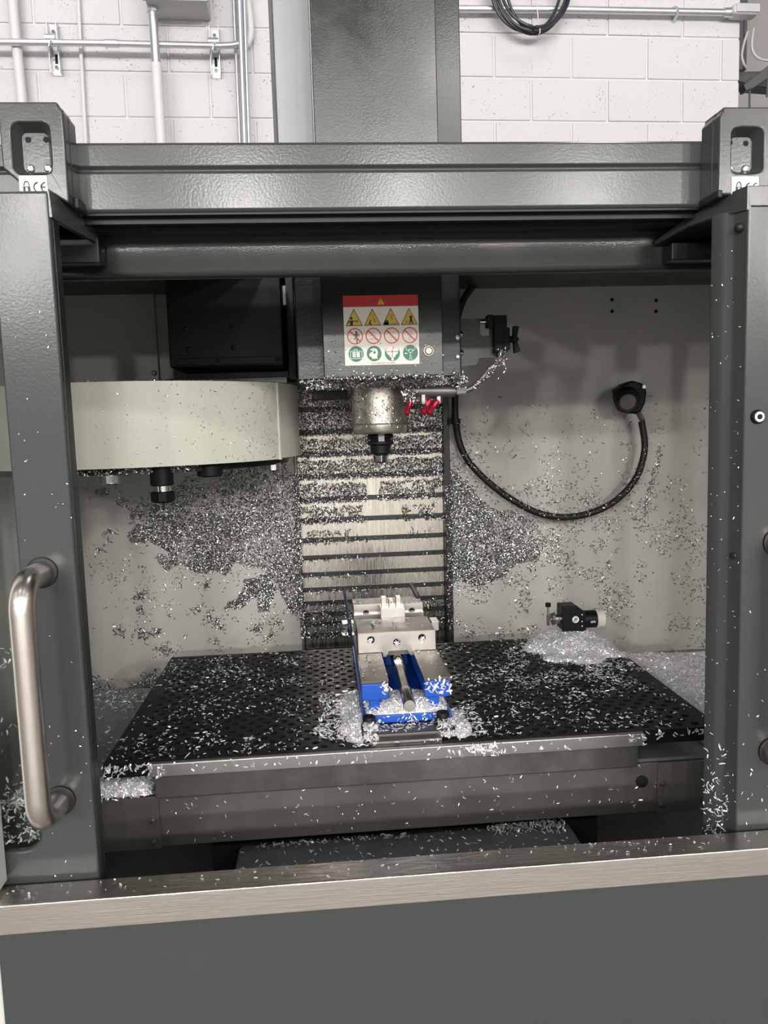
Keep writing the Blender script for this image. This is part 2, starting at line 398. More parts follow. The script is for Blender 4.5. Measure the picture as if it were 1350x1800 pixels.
wpipe('curved_conduit', [(-.155, 3.6, .03), (-.146, 3.36, .03), (-.137, 3.25, .03), (-.135, 3.20, .03), (-.140, 3.165, .03), (-.152, 3.14, .032), (-.175, 3.118, .04), (-.20, 3.10, .05)], 0.0165, M['white_paint'], 'grey white conduit bending behind the vertical conduit bundle', 'conduit')
t = thing('conduit_run', W(1.4, 3.31, .04), 'silver conduit running right along the top of the block wall', 'conduit')
MB().tube([W(.5, 3.297, .04), W(.805, 3.300, .04), (W(1.306, 3.308, .04)), W(2.09, 3.313, .04)], 0.0155, 14).build('tube', M['galv'], t)
MB().tube([W(2.055, 3.3125, .04), W(2.10, 3.313, .04)], 0.021, 12).build('connector', M['galv'], t)
for uu in (1.822,):
    MB().tube([W(uu - .01, 3.34, .002), W(uu - .004, 3.331, .04), W(uu, 3.315, .059), W(uu + .004, 3.297, .05), W(uu + .006, 3.285, .002)], 0.006, 8).build('pipe_strap', M['galv'], t)
hb = MB()
hb.add([W(u, z, o) for z in (3.293, 3.340) for u, o in ((2.085, .005), (2.215, .005), (2.215, .075), (2.085, .075))],
       [(0, 1, 2, 3), (4, 7, 6, 5), (0, 4, 5, 1), (1, 5, 6, 2), (2, 6, 7, 3), (3, 7, 4, 0)])
hb.build('conduit_body', M['box_grey'], t, bevel=.014, seg=4)
hb = MB()
hb.add([W(u, z, o) for z in (3.300, 3.338) for u, o in ((2.10, .0745), (2.213, .0745), (2.213, .08), (2.10, .08))],
       [(0, 1, 2, 3), (4, 7, 6, 5), (0, 4, 5, 1), (1, 5, 6, 2), (2, 6, 7, 3), (3, 7, 4, 0)])
hb.build('cover_plate', M['galv'], t, bevel=.003)
# coil of black cable hung on the wall
t = thing('cable_coil', W(1.12, 3.18, .08), 'coil of black cable with a white tie hanging on the wall', 'cable')
for i, (cu_, cz_, ru, rz, oo) in enumerate([(1.118, 3.385, .182, .198, .085), (1.124, 3.40, .165, .215, .095), (1.128, 3.39, .155, .195, .105), (1.120, 3.405, .172, .222, .075), (1.126, 3.41, .132, .212, .09)]):
    MB().tube([W(cu_ + ru * math.sin(a), cz_ - rz * math.cos(a), oo + .012 * math.sin(a * 2 + i)) for a in [2 * math.pi * k / 48 for k in range(48)]] + [W(cu_, cz_ - rz, oo)], 0.0068, 8).build('cable_loop', M['cable'], t)
MB().tube([W(1.150, 3.176, .07), W(1.150, 3.172, .11), W(1.150, 3.20, .115), W(1.151, 3.21, .09), W(1.148, 3.28, .085), W(1.143, 3.42, .08)], 0.0026, 6).build('cable_tie', M['white_paint'], t)
# steel post, shelf arm and cables beyond the wall's right end
tag(MB().box(2.485, 2.535, 4.6, 4.75, 3.42, 5.6).build('steel_post', M['beam']), 'dark steel post seen past the right end of the block wall', 'post')
t = thing('shelf_bracket', (2.4, 4.3, 3.2), 'dark steel shelf arm with hanging rods beyond the right wall end', 'bracket')
MB().prism([(2.27, 3.29), (3.2, 3.30), (3.2, 3.17), (2.44, 3.215), (2.36, 3.235), (2.27, 3.25)], 'y', 4.32, 4.42).build('shelf_beam', M['beam'], t, bevel=.004)
MB().prism([(2.290, 3.165), (2.305, 3.135), (2.345, 3.150), (2.5, 3.245), (2.5, 3.29), (2.43, 3.265)], 'y', 4.18, 4.24).build('strut_arm', M['beam'], t, bevel=.003)
MB().cyl((2.335, 4.2, 3.06), (2.335, 4.2, 3.15), .005).build('threaded_rod', M['beam'], t)
MB().cyl((2.43, 4.2, 3.11), (2.43, 4.2, 3.25), .005).build('threaded_rod', M['beam'], t)
MB().cyl((2.345, 4.28, 3.28), (2.345, 4.28, 3.6), .006).build('threaded_rod', M['beam'], t)
tag(MB().tube(smooth_path([(2.345, 4.25, 3.46), (2.325, 4.25, 3.40), (2.315, 4.25, 3.34), (2.325, 4.25, 3.30), (2.345, 4.26, 3.285)]), .007, 8).build('grey_cable', M['box_grey']), 'grey cable dropping from the conduit fitting to the shelf arm', 'cable')
tag(MB().tube(smooth_path([(2.36, 4.22, 3.46), (2.352, 4.22, 3.38), (2.37, 4.22, 3.33), (2.42, 4.22, 3.305), (2.55, 4.22, 3.30)]), .007, 8).build('grey_cable', M['box_grey']), 'grey cable curving right over the shelf arm', 'cable')

# ------------------------------------------------------------------ machine enclosure
enc = thing('machine_enclosure', (0.1, 1.0, 0.0), 'dark grey sheet metal enclosure of the milling machine with stainless sill', 'machine enclosure')
MB().box(-.388, 1.05, .868, .90, 0.05, .898).build('front_panel', M['paint'], enc, bevel=.003)
lab(MB().box(-.62, -.389, .874, .90, 0.05, .893).build('side_post', M['pale'], enc, bevel=.002), 'pale grey post at the left')
lab(MB().box(-.62, -.3835, .872, .90, .935, 1.72).build('side_post', M['pale'], enc, bevel=.002), 'pale grey post at the left')
lab(MB().prism([(.8585, .893), (.8585, .9285), (.897, .9297), (.897, .88), (.893, .88), (.893, .9245), (.864, .9235), (.862, .893)], 'x', -.62, 1.05).build('sill', M['stainless'], enc, bevel=.0016, seg=3), 'brushed stainless sill')
# header across the top of the opening
h = MB(); h.prism([(.975, 1.709), (.975, 1.750), (.979, 1.7525), (.979, 1.755), (.975, 1.758), (.975, 1.782), (.978, 1.785), (1.13, 1.785), (1.13, 1.715), (1.075, 1.700), (1.035, 1.700), (1.035, 1.703), (1.0, 1.703), (1.0, 1.706), (.978, 1.706)], 'x', -.62, .95)
h.build('header', M['paint'], enc, bevel=.0015)
MB().prism([(1.058, 1.6985), (1.058, 1.655), (1.0595, 1.650), (1.063, 1.6465), (1.068, 1.6455), (1.071, 1.648), (1.071, 1.6985)], 'x', -.62, .95).build('inner_beam', M['beam_film'], enc, bevel=.001)
lab(MB().prism([(.9785, 1.7058), (.9785, 1.7035), (1.0, 1.7025), (1.002, 1.700), (1.034, 1.699), (1.036, 1.696), (1.0575, 1.6965), (1.0575, 1.6995), (1.036, 1.6998), (1.034, 1.7028), (1.0, 1.7028)], 'x', -.60, .93).build('header_shade', M['black_paint'], enc), 'black sheet under the header, coloured as its shade')  # black sheet added under the header; its black stands for the shade there
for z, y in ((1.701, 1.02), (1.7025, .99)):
    MB().box(-.45, .85, y, y + .006, z - .006, z + .002).build('door_rail', M['black_paint'], enc)  # rails coloured black to match the shaded underside
# back and side walls, floor pan
lab(plate('back_panel', M['beige'], [(-.75, .55), (-.063, .55), (-.063, 2.0), (-.75, 2.0)], [], 'y', 1.93, 1.94, enc), 'beige back panel behind the tool carousel')
lab(plate('back_panel', M['beige'], [(.318, .55), (1.06, .55), (1.06, 2.0), (.318, 2.0)], [], 'y', 1.93, 1.94, enc), 'beige back panel behind the black hose')
lab(MB().box(.745, .828, 1.9285, 1.932, 1.704, 1.740).build('access_flap', M['beige'], enc), 'small rectangular flap high on the right back panel')
for x_, z_ in ((.730, 1.738), (.842, 1.734), (.730, 1.710), (.842, 1.708)):
    MB().lathe([(.0045, 0), (.0045, .0012), (.003, .002)], (x_, 1.93, z_), (0, -1, 0), 12).build('panel_screw', M['hole'], enc)
MB().box(-.75, -.74, .99, 1.93, .55, 2.0).build('side_panel', M['beige'], enc)
MB().box(1.05, 1.06, 1.02, 1.93, .55, 2.0).build('side_panel', M['beige'], enc)
MB().box(-.75, 1.06, .90, 1.94, .54, .56).build('floor_pan', M['paint_dark'], enc)
MB().box(-.75, 1.06, .90, .91, .56, .872).build('inner_apron', M['paint_dark'], enc)
lab(MB().box(-.75, -.075, 1.131, 1.94, 1.770, 1.776).build('light_block_sheet', M['paint_dark'], enc), 'added light-blocking sheet left of the spindle head')  # unseen sheets added over the enclosure to keep overhead light out
lab(MB().box(.285, 1.06, 1.131, 1.94, 1.770, 1.776).build('light_block_sheet', M['paint_dark'], enc), 'added light-blocking sheet right of the spindle head')
lab(MB().box(-.0745, .2845, 1.622, 1.985, 1.770, 1.776).build('light_block_sheet', M['paint_dark'], enc), 'added light-blocking sheet behind the spindle head')  # one more added sheet, closing the gap where light came down
# lock housings on both header ends
def lock_housing(outline, rec, label_box, side, screws, holes, name):
    o = plate('lock_housing', M['paint'], outline, [rrect(*rec, .009)], 'y', .930, .948, enc, bevel=.0025)
    lab(o, name)
    x0, x1, z0, z1 = rec
    MB().prism(outline, 'y', .9475, .976).build('housing_body', M['paint'], o, bevel=.002)
    r2 = rrect(x0 + .006, x1 - .006, z0 + .006, z1 - .006, .006); r1 = rrect(x0, x1, z0, z1, .009)
    m = MB(); n = len(r1)
    m.add([(p[0], .9315, p[1]) for p in r1] + [(p[0], .945, p[1]) for p in r2], [(i, (i + 1) % n, n + (i + 1) % n, n + i) for i in range(n)] + [tuple(range(n, 2 * n))])
    m.build('recess', M['paint'], o)
    for sx, sz in screws:
        MB().lathe([(.0042, 0), (.0042, .0015), (.003, .0028), (.0018, .003)], (sx, .945, sz), (0, -1, 0), 14).build('screw', M['chrome'], o)
    for sx, sz in holes:
        MB().lathe([(.0032, 0), (.0032, .0006)], (sx, .945, sz), (0, -1, 0), 14).build('screw_hole', M['hole'], o)
    lx0, lx1, lz0, lz1 = label_box
    MB().box(lx0, lx1, .9293, .931, lz0, lz1).build('sticker', M['p_label'], o)
    # padlock and the letters CE, standing on the sticker
    w = lx1 - lx0; cx = lx0 + w * .26; cz = lz1 - .0115
    p = MB(); Y0 = .9288; Y1 = .9296
    p.prism([(cx - .0038, cz), (cx + .0038, cz), (cx + .0038, cz - .007), (cx + .002, cz - .0085), (cx - .002, cz - .0085), (cx - .0038, cz - .007)], 'y', Y0, Y1)
    oa = [(cx + .0033 * math.cos(math.radians(a)), cz + .0005 + .0055 * math.sin(math.radians(a))) for a in range(0, 181, 20)]
    ia = [(cx + .0022 * math.cos(math.radians(a)), cz + .0005 + .0042 * math.sin(math.radians(a))) for a in range(180, -1, -20)]
    for i in range(len(oa) - 1):
        p.prism([oa[i], oa[i + 1], ia[-2 - i], ia[-1 - i]], 'y', Y0, Y1)
    for q, bar in ((.62, 0), (.88, 1)):
        ex = lx0 + w * q + .002; ez = cz - .001
        for a in range(95, 265, 17):
            A, B = math.radians(a), math.radians(a + 17)
            p.prism([(ex + .0058 * math.cos(A), ez + .0058 * math.sin(A)), (ex + .0058 * math.cos(B), ez + .0058 * math.sin(B)), (ex + .0044 * math.cos(B), ez + .0044 * math.sin(B)), (ex + .0044 * math.cos(A), ez + .0044 * math.sin(A))], 'y', Y0, Y1)
        if bar: p.box(ex - .005, ex - .0005, Y0, Y1, ez - .0007, ez + .0007)
    p.build('sticker_print', M['p_black'], o)
    k = MB(); k.prism([(cx - .001, cz - .001), (cx + .001, cz - .001), (cx + .0014, cz - .006), (cx - .0014, cz - .006)], 'y', Y0 - .0003, Y0); k.build('keyhole', M['p_label'], o)
lock_housing([(-.3355, 1.8123), (-.3355, 1.743), (-.3185, 1.727), (-.3185, 1.722), (-.295, 1.722), (-.2685, 1.705), (-.2665, 1.708), (-.2665, 1.803), (-.2705, 1.8065), (-.272, 1.8123)][::-1],
             (-.3231, -.2825, 1.7364, 1.7904), (-.3185, -.2885, 1.7145, 1.7342), 0, ((-.3097, 1.7462), (-.2909, 1.7461)), ((-.3103, 1.7773), (-.2909, 1.7772)), 'grey lock housing on the left header end')
lock_housing([(.4856, 1.8072), (.485, 1.802), (.4815, 1.798), (.4805, 1.7075), (.60, 1.7075), (.60, 1.8072)],
             (.4964, .5352, 1.7322, 1.7837), (.4967, .5300, 1.7060, 1.7279), 1, ((.5014, 1.7414), (.521, 1.7413)), ((.5022, 1.7716), (.5217, 1.7709)), 'grey lock housing on the right header end')
MB().box(.4793, .486, .9285, .976, 1.704, 1.7135).build('rubber_stop', M['rubber'], enc, bevel=.002)
MB().box(-.2665, -.2605, .945, .976, 1.703, 1.716).build('rubber_stop', M['rubber'], enc, bevel=.002)

# ------------------------------------------------------------------ sliding doors
ld = thing('sliding_door', (-.45, .92, .9), 'left grey sliding door, slid open, with a steel bar handle and a glass window', 'door', 'sliding doors of the machine')
ld['kind'] = 'thing'
plate('door_panel', M['paint'], [(-.66, .895), (-.281, .895), (-.281, 1.712), (-.66, 1.712)], [rrect(-.58, -.344, .9665, 1.62, .022)], 'y', .905, .917, ld, bevel=.004)
MB().prism([(-.287, .9165), (-.281, .9165), (-.2805, .934), (-.300, .934), (-.300, .930), (-.287, .930)], 'z', .897, 1.706).build('edge_flange', M['paint_dark'], ld, bevel=.001)
lab(MB().box(-.59, -.334, .9185, .9235, .957, 1.63).build('window_pane', M['glass'], ld), 'glass pane spattered with chips')
def web(T, B, dx, mat_, par):
    n = len(T); v = T + B + [(x + dx, y, z) for x, y, z in T] + [(x + dx, y, z) for x, y, z in B]
    f = []
    for i in range(n - 1):
        f += [(i, i + 1, n + i + 1, n + i), (2 * n + i, 3 * n + i, 3 * n + i + 1, 2 * n + i + 1), (i, 2 * n + i, 2 * n + i + 1, i + 1), (n + i, n + i + 1, 3 * n + i + 1, 3 * n + i)]
    f += [(0, n, 3 * n, 2 * n), (n - 1, 3 * n - 1, 4 * n - 1, 2 * n - 1)]
    MB().add(v, f).build('top_bracket', mat_, par, angle=20)
web([(-.2805, .907, 1.7118), (-.2695, .974, 1.7045), (-.2614, 1.052, 1.6937)], [(-.279, .907, 1.684), (-.270, .974, 1.683), (-.262, 1.052, 1.6853)], -.006, M['paint'], ld)
MB().box(-.40, -.262, 1.025, 1.054, 1.659, 1.6945).build('roller_block', M['black_paint'], ld, bevel=.002)
def handle(x, z0, z1, parent):
    R = .0133; s = .838; rb = .032
    pts = [(x, .907, z1), (x, .885, z1)]
    pts += [(x, s + rb - rb * math.sin(math.radians(a)), z1 - rb + rb * math.cos(math.radians(a))) for a in range(0, 91, 10)]
    pts += [(x, s, z1 + (z0 - z1) * q) for q in (.25, .5, .75)]
    pts += [(x, s + rb - rb * math.cos(math.radians(a)), z0 + rb - rb * math.sin(math.radians(a))) for a in range(0, 91, 10)]
    pts += [(x, .885, z0), (x, .907, z0)]
    hh = MB().tube(pts, R, 24).build('bar_handle', M['stainless_v'], parent, angle=60)
    lab(hh, 'brushed stainless bar handle')
    for z in (z0, z1):
        MB().lathe([(.0134, 0), (.0175, 0), (.0175, .003), (.016, .004), (.0134, .004)], (x, .905, z), (0, -1, 0), 28).build('handle_washer', M['rubber'], hh)
handle(-.3185, 1.026, 1.296, ld)

rd = thing('sliding_door', (.65, .95, .9), 'right grey sliding door, slid open, showing its folded inner edge', 'door', 'sliding doors of the machine')
rd['kind'] = 'thing'
MB().prism([(.5075, .905), (.5045, .9062), (.4985, .924), (.4970, .9265), (.4912, .9305), (.4875, .9345), (.4815, .948), (.4870, .951), (.4925, .940), (.503, .935), (.83, .935), (.83, .905)], 'z', .895, 1.688).build('door_panel', M['paint'], rd, bevel=.0016)
web([(.5030, .9055, 1.7110), (.4900, .965, 1.7105), (.4795, 1.0, 1.7015), (.4570, 1.053, 1.6825)], [(.5030, .9055, 1.684), (.4865, .945, 1.6865), (.4790, 1.0, 1.6895), (.4570, 1.053, 1.6790)], .005, M['paint'], rd)
web([(.4870, .945, 1.6865), (.4795, 1.0, 1.6895), (.4575, 1.053, 1.6795)], [(.4870, .945, 1.6845), (.4795, 1.0, 1.6875), (.4575, 1.053, 1.6775)], .05, M['paint_dark'], rd)
MB().box(.5045, .83, .9052, .935, 1.6878, 1.711).build('top_rail', M['paint'], rd, bevel=.0012)
MB().box(.470, .60, 1.030, 1.056, 1.653, 1.676).build('roller_block', M['black_paint'], rd, bevel=.002)
MB().lathe([(.0055, 0), (.0055, .003), (.004, .0055), (.0015, .0068)], (.5000, .9150, 1.666), (-.85, -.5, 0), 16).build('rubber_bumper', M['rubber'], rd)
MB().lathe([(.0042, 0), (.0042, .0025), (.0025, .004)], (.5010, .9160, 1.277), (-.85, -.5, 0), 14).build('rubber_bumper', M['rubber'], rd)
k = MB().lathe([(.0085, 0), (.0085, .003), (.007, .0055), (.0042, .0055), (.0038, .002)], (.5200, .905, 1.4455), (0, -1, 0), 22).build('round_bumper', M['rubber'], rd)
MB().lathe([(.006, 0), (.006, .0007)], (.5200, .8995, 1.4455), (0, -1, 0), 18).build('bumper_ring', M['galv'], k)
MB().lathe([(.0032, 0), (.0032, .0005)], (.5200, .8988, 1.4455), (0, -1, 0), 14).build('bumper_hole', M['hole'], k)
handle(.548, 1.029, 1.293, rd)

# ------------------------------------------------------------------ spindle head
head = thing('spindle_head', (.11, 1.4, 1.53), 'dark grey spindle head of the milling machine with a safety sign', 'spindle head')
MB().box(.0110, .2105, 1.320, 1.40, 1.5285, 2.65).build('head_cover', M['glossy_film'], head, bevel=.002)
MB().prism([(-.034, 1.385), (-.034, 1.62), (.253, 1.62), (.253, 1.385)], 'z', 1.530, 1.86).build('head_casting', M['paint_dark'], head, bevel=.003)
lab(MB().box(-.052, .0105, 1.45, 1.70, 1.80, 2.9).build('column_cover', M['paint_light'], head, bevel=.002), 'lighter grey left column cover')
MB().prism([(-.060, 1.47), (-.0525, 1.452), (-.0525, 1.70), (-.060, 1.70)], 'z', 1.80, 2.9).build('column_flange', M['paint'], head)
lab(MB().box(.2105, .2715, 1.44, 1.70, 1.80, 2.9).build('column_cover', M['paint'], head, bevel=.002), 'grey right column cover')
nose = MB().lathe([(.062, 0.10), (.062, .006), (.0665, .004), (.0665, -.004), (.0525, -.006), (.0525, -.010), (.0505, -.06), (.0505, -.072), (.0505, -.0745), (.0505, -.086), (.0470, -.091), (.022, -.092), (.022, -.088)], (.1125, 1.47, 1.5245), (0, 0, 1), 40).build('spindle_nose', M['nose'], head, angle=50)
MB().lathe([(.0507, 0), (.0515, .001), (.0515, .002), (.0507, .003)], (.1125, 1.47, 1.4495), (0, 0, 1), 40).build('nose_ring', M['dull_steel'], nose)
MB().box(-.005, .235, 1.395, 1.61, 1.516, 1.531).build('head_underplate', M['dull_steel'], head, bevel=.001)
MB().box(-.01, .055, 1.50, 1.56, 1.500, 1.517).build('orientation_block', M['black_paint'], head, bevel=.002)
lt = MB().lathe([(.0095, 0), (.0095, .002), (.0085, .0035), (.0066, .004)], (.1858, 1.320, 1.5692), (0, -1, 0), 8).build('push_button', M['white_plastic'], head)
MB().lathe([(.0068, 0), (.0068, .0006)], (.1858, 1.3162, 1.5692), (0, -1, 0), 22).build('button_ring', M['p_black'], lt)
MB().lathe([(.0052, 0), (.0050, .0012)], (.1858, 1.3158, 1.5692), (0, -1, 0), 22).build('button_cap', M['white_plastic'], lt)
# safety sign
SX0, SX1, SZ0, SZ1 = .0466, .1702, 1.5485, 1.6612
sign = MB().box(SX0, SX1, 1.3188, 1.3205, SZ0, SZ1).build('safety_sign', M['p_white'], head)
lab(sign, 'white safety sign with a red band and three rows of pictograms')
SU = (SX1 - SX0) / 905.0; SV = (SZ1 - SZ0) / 805.0
def sp(x, y): return (SX0 + (x - 92) * SU, SZ1 - (y - 140) * SV)
YS = 1.3188
def flat(polys, name, material, layer=1, parent=sign):
    m = MB(); y1 = YS - .0002 * (layer - 1); y0 = YS - .0002 * layer
    for p in polys: m.prism([sp(*q) for q in p], 'y', y0, y1 + .00005)
    return m.build(name, material, parent, weld=False)
def pc(cx, cy, r, n=24): return [(cx + r * math.cos(2 * math.pi * i / n), cy + r * math.sin(2 * math.pi * i / n)) for i in range(n)]
def pring(cx, cy, r0, r1, n=28):
    return [[(cx + r * math.cos(2 * math.pi * k / n), cy + r * math.sin(2 * math.pi * k / n)) for r, k in ((r1, i), (r1, i + 1), (r0, i + 1), (r0, i))] for i in range(n)]
def pline(pts, w):
    out = []
    for (x0, y0), (x1, y1) in zip(pts[:-1], pts[1:]):
        l = math.hypot(x1 - x0, y1 - y0) or 1; nx, ny = -(y1 - y0) / l * w / 2, (x1 - x0) / l * w / 2
        out.append([(x0 + nx, y0 + ny), (x1 + nx, y1 + ny), (x1 - nx, y1 - ny), (x0 - nx, y0 - ny)])
    return out
flat([[(92, 140), (997, 140), (997, 270), (92, 270)]], 'red_band', M['p_red'])
def triangle(cx, ay, by, hw, extra, w=9):
    t = flat([[(cx, ay), (cx + hw, by), (cx - hw, by)]], 'warning_triangle', M['p_black'])
    s = 1 - w * 2.6 / (by - ay)
    my = by - (by - ay) / 3
    flat([[(cx + (x - cx) * s, my + (y - my) * s) for x, y in ((cx, ay), (cx + hw, by), (cx - hw, by))]], 'warning_triangle_fill', M['p_yellow'], 2)
    if extra: flat(extra, 'warning_pictogram', M['p_black'], 3)
triangle(545, 160, 250, 48, [[(540, 180), (550, 180), (547, 225), (543, 225)], pc(545, 236, 6, 10)], 3)
triangle(217, 288, 488, 104, [pc(185, 400, 15, 12), [(165, 425), (205, 425), (200, 480), (168, 480)]] + pline([(160, 430), (135, 460)], 10) + pline([(200, 430), (235, 437), (262, 425)], 9) + pline([(245, 437), (265, 445)], 6))
triangle(440, 288, 488, 104, [[(392, 460), (415, 420), (428, 425), (412, 450), (432, 480), (415, 480), (405, 465), (385, 478)]] + pline([(440, 400), (470, 415), (450, 430), (478, 440), (455, 452)], 5) + pline([(418, 355), (455, 355)], 4) + pline([(425, 380), (470, 378)], 4))
triangle(662, 288, 488, 104, [pc(607, 455, 28, 16), [(582, 455), (634, 455), (634, 480), (575, 480)]] + pline([(650, 380), (668, 365), (685, 385), (662, 400), (690, 415), (655, 425)], 4) + pline([(660, 472), (690, 465), (705, 470), (735, 462)], 5))
triangle(885, 288, 488, 104, [pc(905, 398, 17, 14), [(893, 412), (917, 412), (922, 440), (938, 478), (922, 478), (905, 445), (893, 478), (880, 478), (890, 440)]] + pline([(835, 430), (850, 445)], 5) + pline([(845, 465), (862, 450)], 8))
def prohibit(cx, cy, r, black, grey):
    c = flat(pring(cx, cy, r - 13, r), 'prohibition_circle', M['p_ring'], 2)
    d = r * .70
    flat(pline([(cx - d, cy - d), (cx + d, cy + d)], 15), 'prohibition_bar', M['p_ring'], 4)
    if grey: flat(grey, 'prohibition_lines', M['p_grey'], 1)
    if black: flat(black, 'running_figure', M['p_black'], 3)
prohibit(222, 607, 95, [pc(238, 560, 13, 12), [(225, 575), (255, 578), (248, 625), (228, 625)]] + pline([(225, 585), (200, 600)], 9) + pline([(255, 582), (272, 598), (262, 612)], 9) + pline([(235, 622), (212, 645)], 11) + pline([(245, 622), (243, 690)], 11),
         pline([(160, 655), (175, 610), (205, 640), (270, 620)], 6))
prohibit(444, 607, 95, None, pline([(390, 645), (495, 645)], 7) + pline([(410, 600), (470, 600), (470, 635)], 5) + pline([(435, 545), (432, 590)], 5))
prohibit(666, 607, 95, None, pline([(690, 560), (690, 600)], 7) + pline([(610, 625), (720, 625)], 5) + pline([(655, 640), (655, 675)], 7))
prohibit(886, 607, 95, None, pline([(850, 600), (935, 600)], 5) + pline([(905, 540), (900, 590)], 5) + pline([(885, 615), (882, 665)], 8))
def mandatory(cx, cy, r, white, green=None, brown=None):
    flat([pc(cx, cy, r, 32)], 'mandatory_circle', M['p_green'], 1)
    flat(white, 'mandatory_pictogram', M['p_white'], 2)
    if green: flat(green, 'pictogram_detail', M['p_green'], 3)
    if brown: flat(brown, 'pictogram_detail', M['p_red'], 3)
mandatory(228, 812, 92, [[(185, 790), (272, 790), (272, 850), (185, 850)]] + pline([(160, 780), (160, 865), (298, 865), (298, 780), (160, 780)], 6) + pline([(205, 785), (205, 765), (222, 755), (242, 765), (242, 785)], 7), [[(196, 800), (200, 800), (200, 840), (196, 840)], [(215, 798), (240, 798), (228, 820), (240, 842), (215, 842), (225, 820)]])
mandatory(447, 812, 90, [[(400, 765), (440, 745), (480, 760), (492, 800), (482, 850), (488, 872), (420, 872), (415, 850), (392, 845), (385, 820), (402, 800), (430, 790), (430, 775), (398, 772)]], [pc(452, 800, 16, 14)] + pline([(452, 790), (445, 752)], 7))
mandatory(668, 812, 93, [pc(668, 790, 78, 26)[13:] + [(745, 790)], [(595, 798), (740, 798), (728, 825), (708, 832), (700, 855), (682, 862), (682, 898), (654, 898), (654, 862), (636, 855), (628, 832), (608, 825)]], None, [[(664, 770), (672, 770), (672, 862), (664, 862)]] + pline([(690, 735), (672, 765)], 8))
mandatory(889, 812, 92, pline([(840, 740), (835, 770), (870, 790), (885, 770), (910, 770), (920, 790), (945, 770), (940, 740)], 5) + pring(890, 790, 20, 25, 16) + pline([(888, 815), (888, 845)], 6) + pring(888, 860, 10, 15, 12) + [[(820, 812), (850, 815), (850, 825), (820, 825)]] + pline([(865, 885), (915, 885)], 5))
text_mesh('sign_lettering', 'www.HaasCNC.com/Safety', 25 * SU * 1.05, (sp(557, 932)[0], YS - .0003, sp(557, 932)[1]), M['p_black'], sign)
# coolant manifold with red nozzles under the head
mani = MB().tube([(.158, 1.40, 1.5075), (.242, 1.40, 1.505)], .0105, 18).build('coolant_manifold', M['dull_steel'], head)
MB().tube([(.150, 1.40, 1.508), (.160, 1.40, 1.5075)], .0125, 8).build('manifold_nut', M['galv'], mani)
for bx, by in ((.166, 1.40), (.186, 1.395), (.214, 1.40)):
    MB().lathe([(.006, 0), (.006, -.012), (.0045, -.016)], (bx, by, 1.500), (0, 0, 1), 6).build('nozzle_fitting', M['chrome'], mani)
for a, b in (((.1655, 1.398, 1.494), (.1525, 1.388, 1.466)), ((.198, 1.40, 1.492), (.182, 1.39, 1.467)), ((.212, 1.40, 1.490), (.192, 1.39, 1.466))):
    A, B = Vector(a), Vector(b); d = B - A; L = d.length
    lab(MB().lathe([(.003, 0), (.0058, .002), (.0058, .009), (.0042, .012), (.004, L - .012), (.0054, L - .009), (.0054, L - .002), (.0025, L)], A, d, 12).build('coolant_nozzle', M['red_anod'], mani), 'red anodised coolant nozzle')
# side bracket, pivoting coolant arm
br = plate('side_bracket', M['head_paint'], [(.2530, 1.633), (.2935, 1.633), (.2935, 1.606), (.297, 1.602), (.311, 1.602), (.311, 1.633), (.333, 1.633), (.333, 1.565), (.290, 1.563), (.286, 1.552), (.2530, 1.549)], [circle(.2565, 1.6, .0015, 8)], 'y', 1.415, 1.421, head)
for z in (1.606, 1.573):
    MB().lathe([(.0062, 0), (.0062, .002), (.004, .004), (.0008, .0046)], (.2565, 1.4145, z), (0, -1, 0), 16).build('button_screw', M['chrome'], br)
    MB().lathe([(.0045, 0), (.0045, .002), (.003, .003)], (.2465, 1.384, z - .009), (0, -1, 0), 14).build('button_screw', M['galv'], br)
MB().tube([(.291, 1.405, 1.6265), (.306, 1.405, 1.6265)], .0042, 10).build('pivot_pin', M['chrome'], br)
ca = thing('coolant_arm', (.335, 1.40, 1.60), 'black pivot clamp with wing knob holding a thin coolant pipe beside the head', 'coolant arm')
MB().box(.302, .314, 1.394, 1.4145, 1.614, 1.6365).build('pivot_clamp', M['black'], ca, bevel=.002)
MB().box(.3145, .338, 1.396, 1.4145, 1.570, 1.6355).build('slide_block', M['black'], ca, bevel=.002)
MB().box(.331, .3425, 1.394, 1.4145, 1.575, 1.614).build('slide_plate', M['black'], ca, bevel=.0015)
MB().cyl((.3425, 1.405, 1.594), (.352, 1.405, 1.594), .006, n=8).build('knob_shaft', M['black'], ca)
wk = MB(); wk.prism([(.3495, 1.6), (.3505, 1.617), (.3605, 1.616), (.357, 1.6), (.3575, 1.588), (.3625, 1.572), (.352, 1.569), (.3505, 1.588)], 'y', 1.399, 1.411); wk.build('wing_knob', M['black'], ca, bevel=.001)
MB().cyl((.357, 1.405, 1.594), (.3605, 1.405, 1.594), .003, n=10).build('knob_screw', M['chrome'], ca)
MB().tube(smooth_path([(.242, 1.40, 1.505), (.262, 1.40, 1.506), (.277, 1.40, 1.512), (.292, 1.40, 1.526), (.308, 1.40, 1.544), (.322, 1.40, 1.555), (.328, 1.40, 1.575)]), .0056, 12).build('coolant_pipe', M['dull_steel'], ca)
MB().tube([(.246, 1.40, 1.505), (.262, 1.40, 1.506)], .0068, 8).build('pipe_nut', M['galv'], ca)

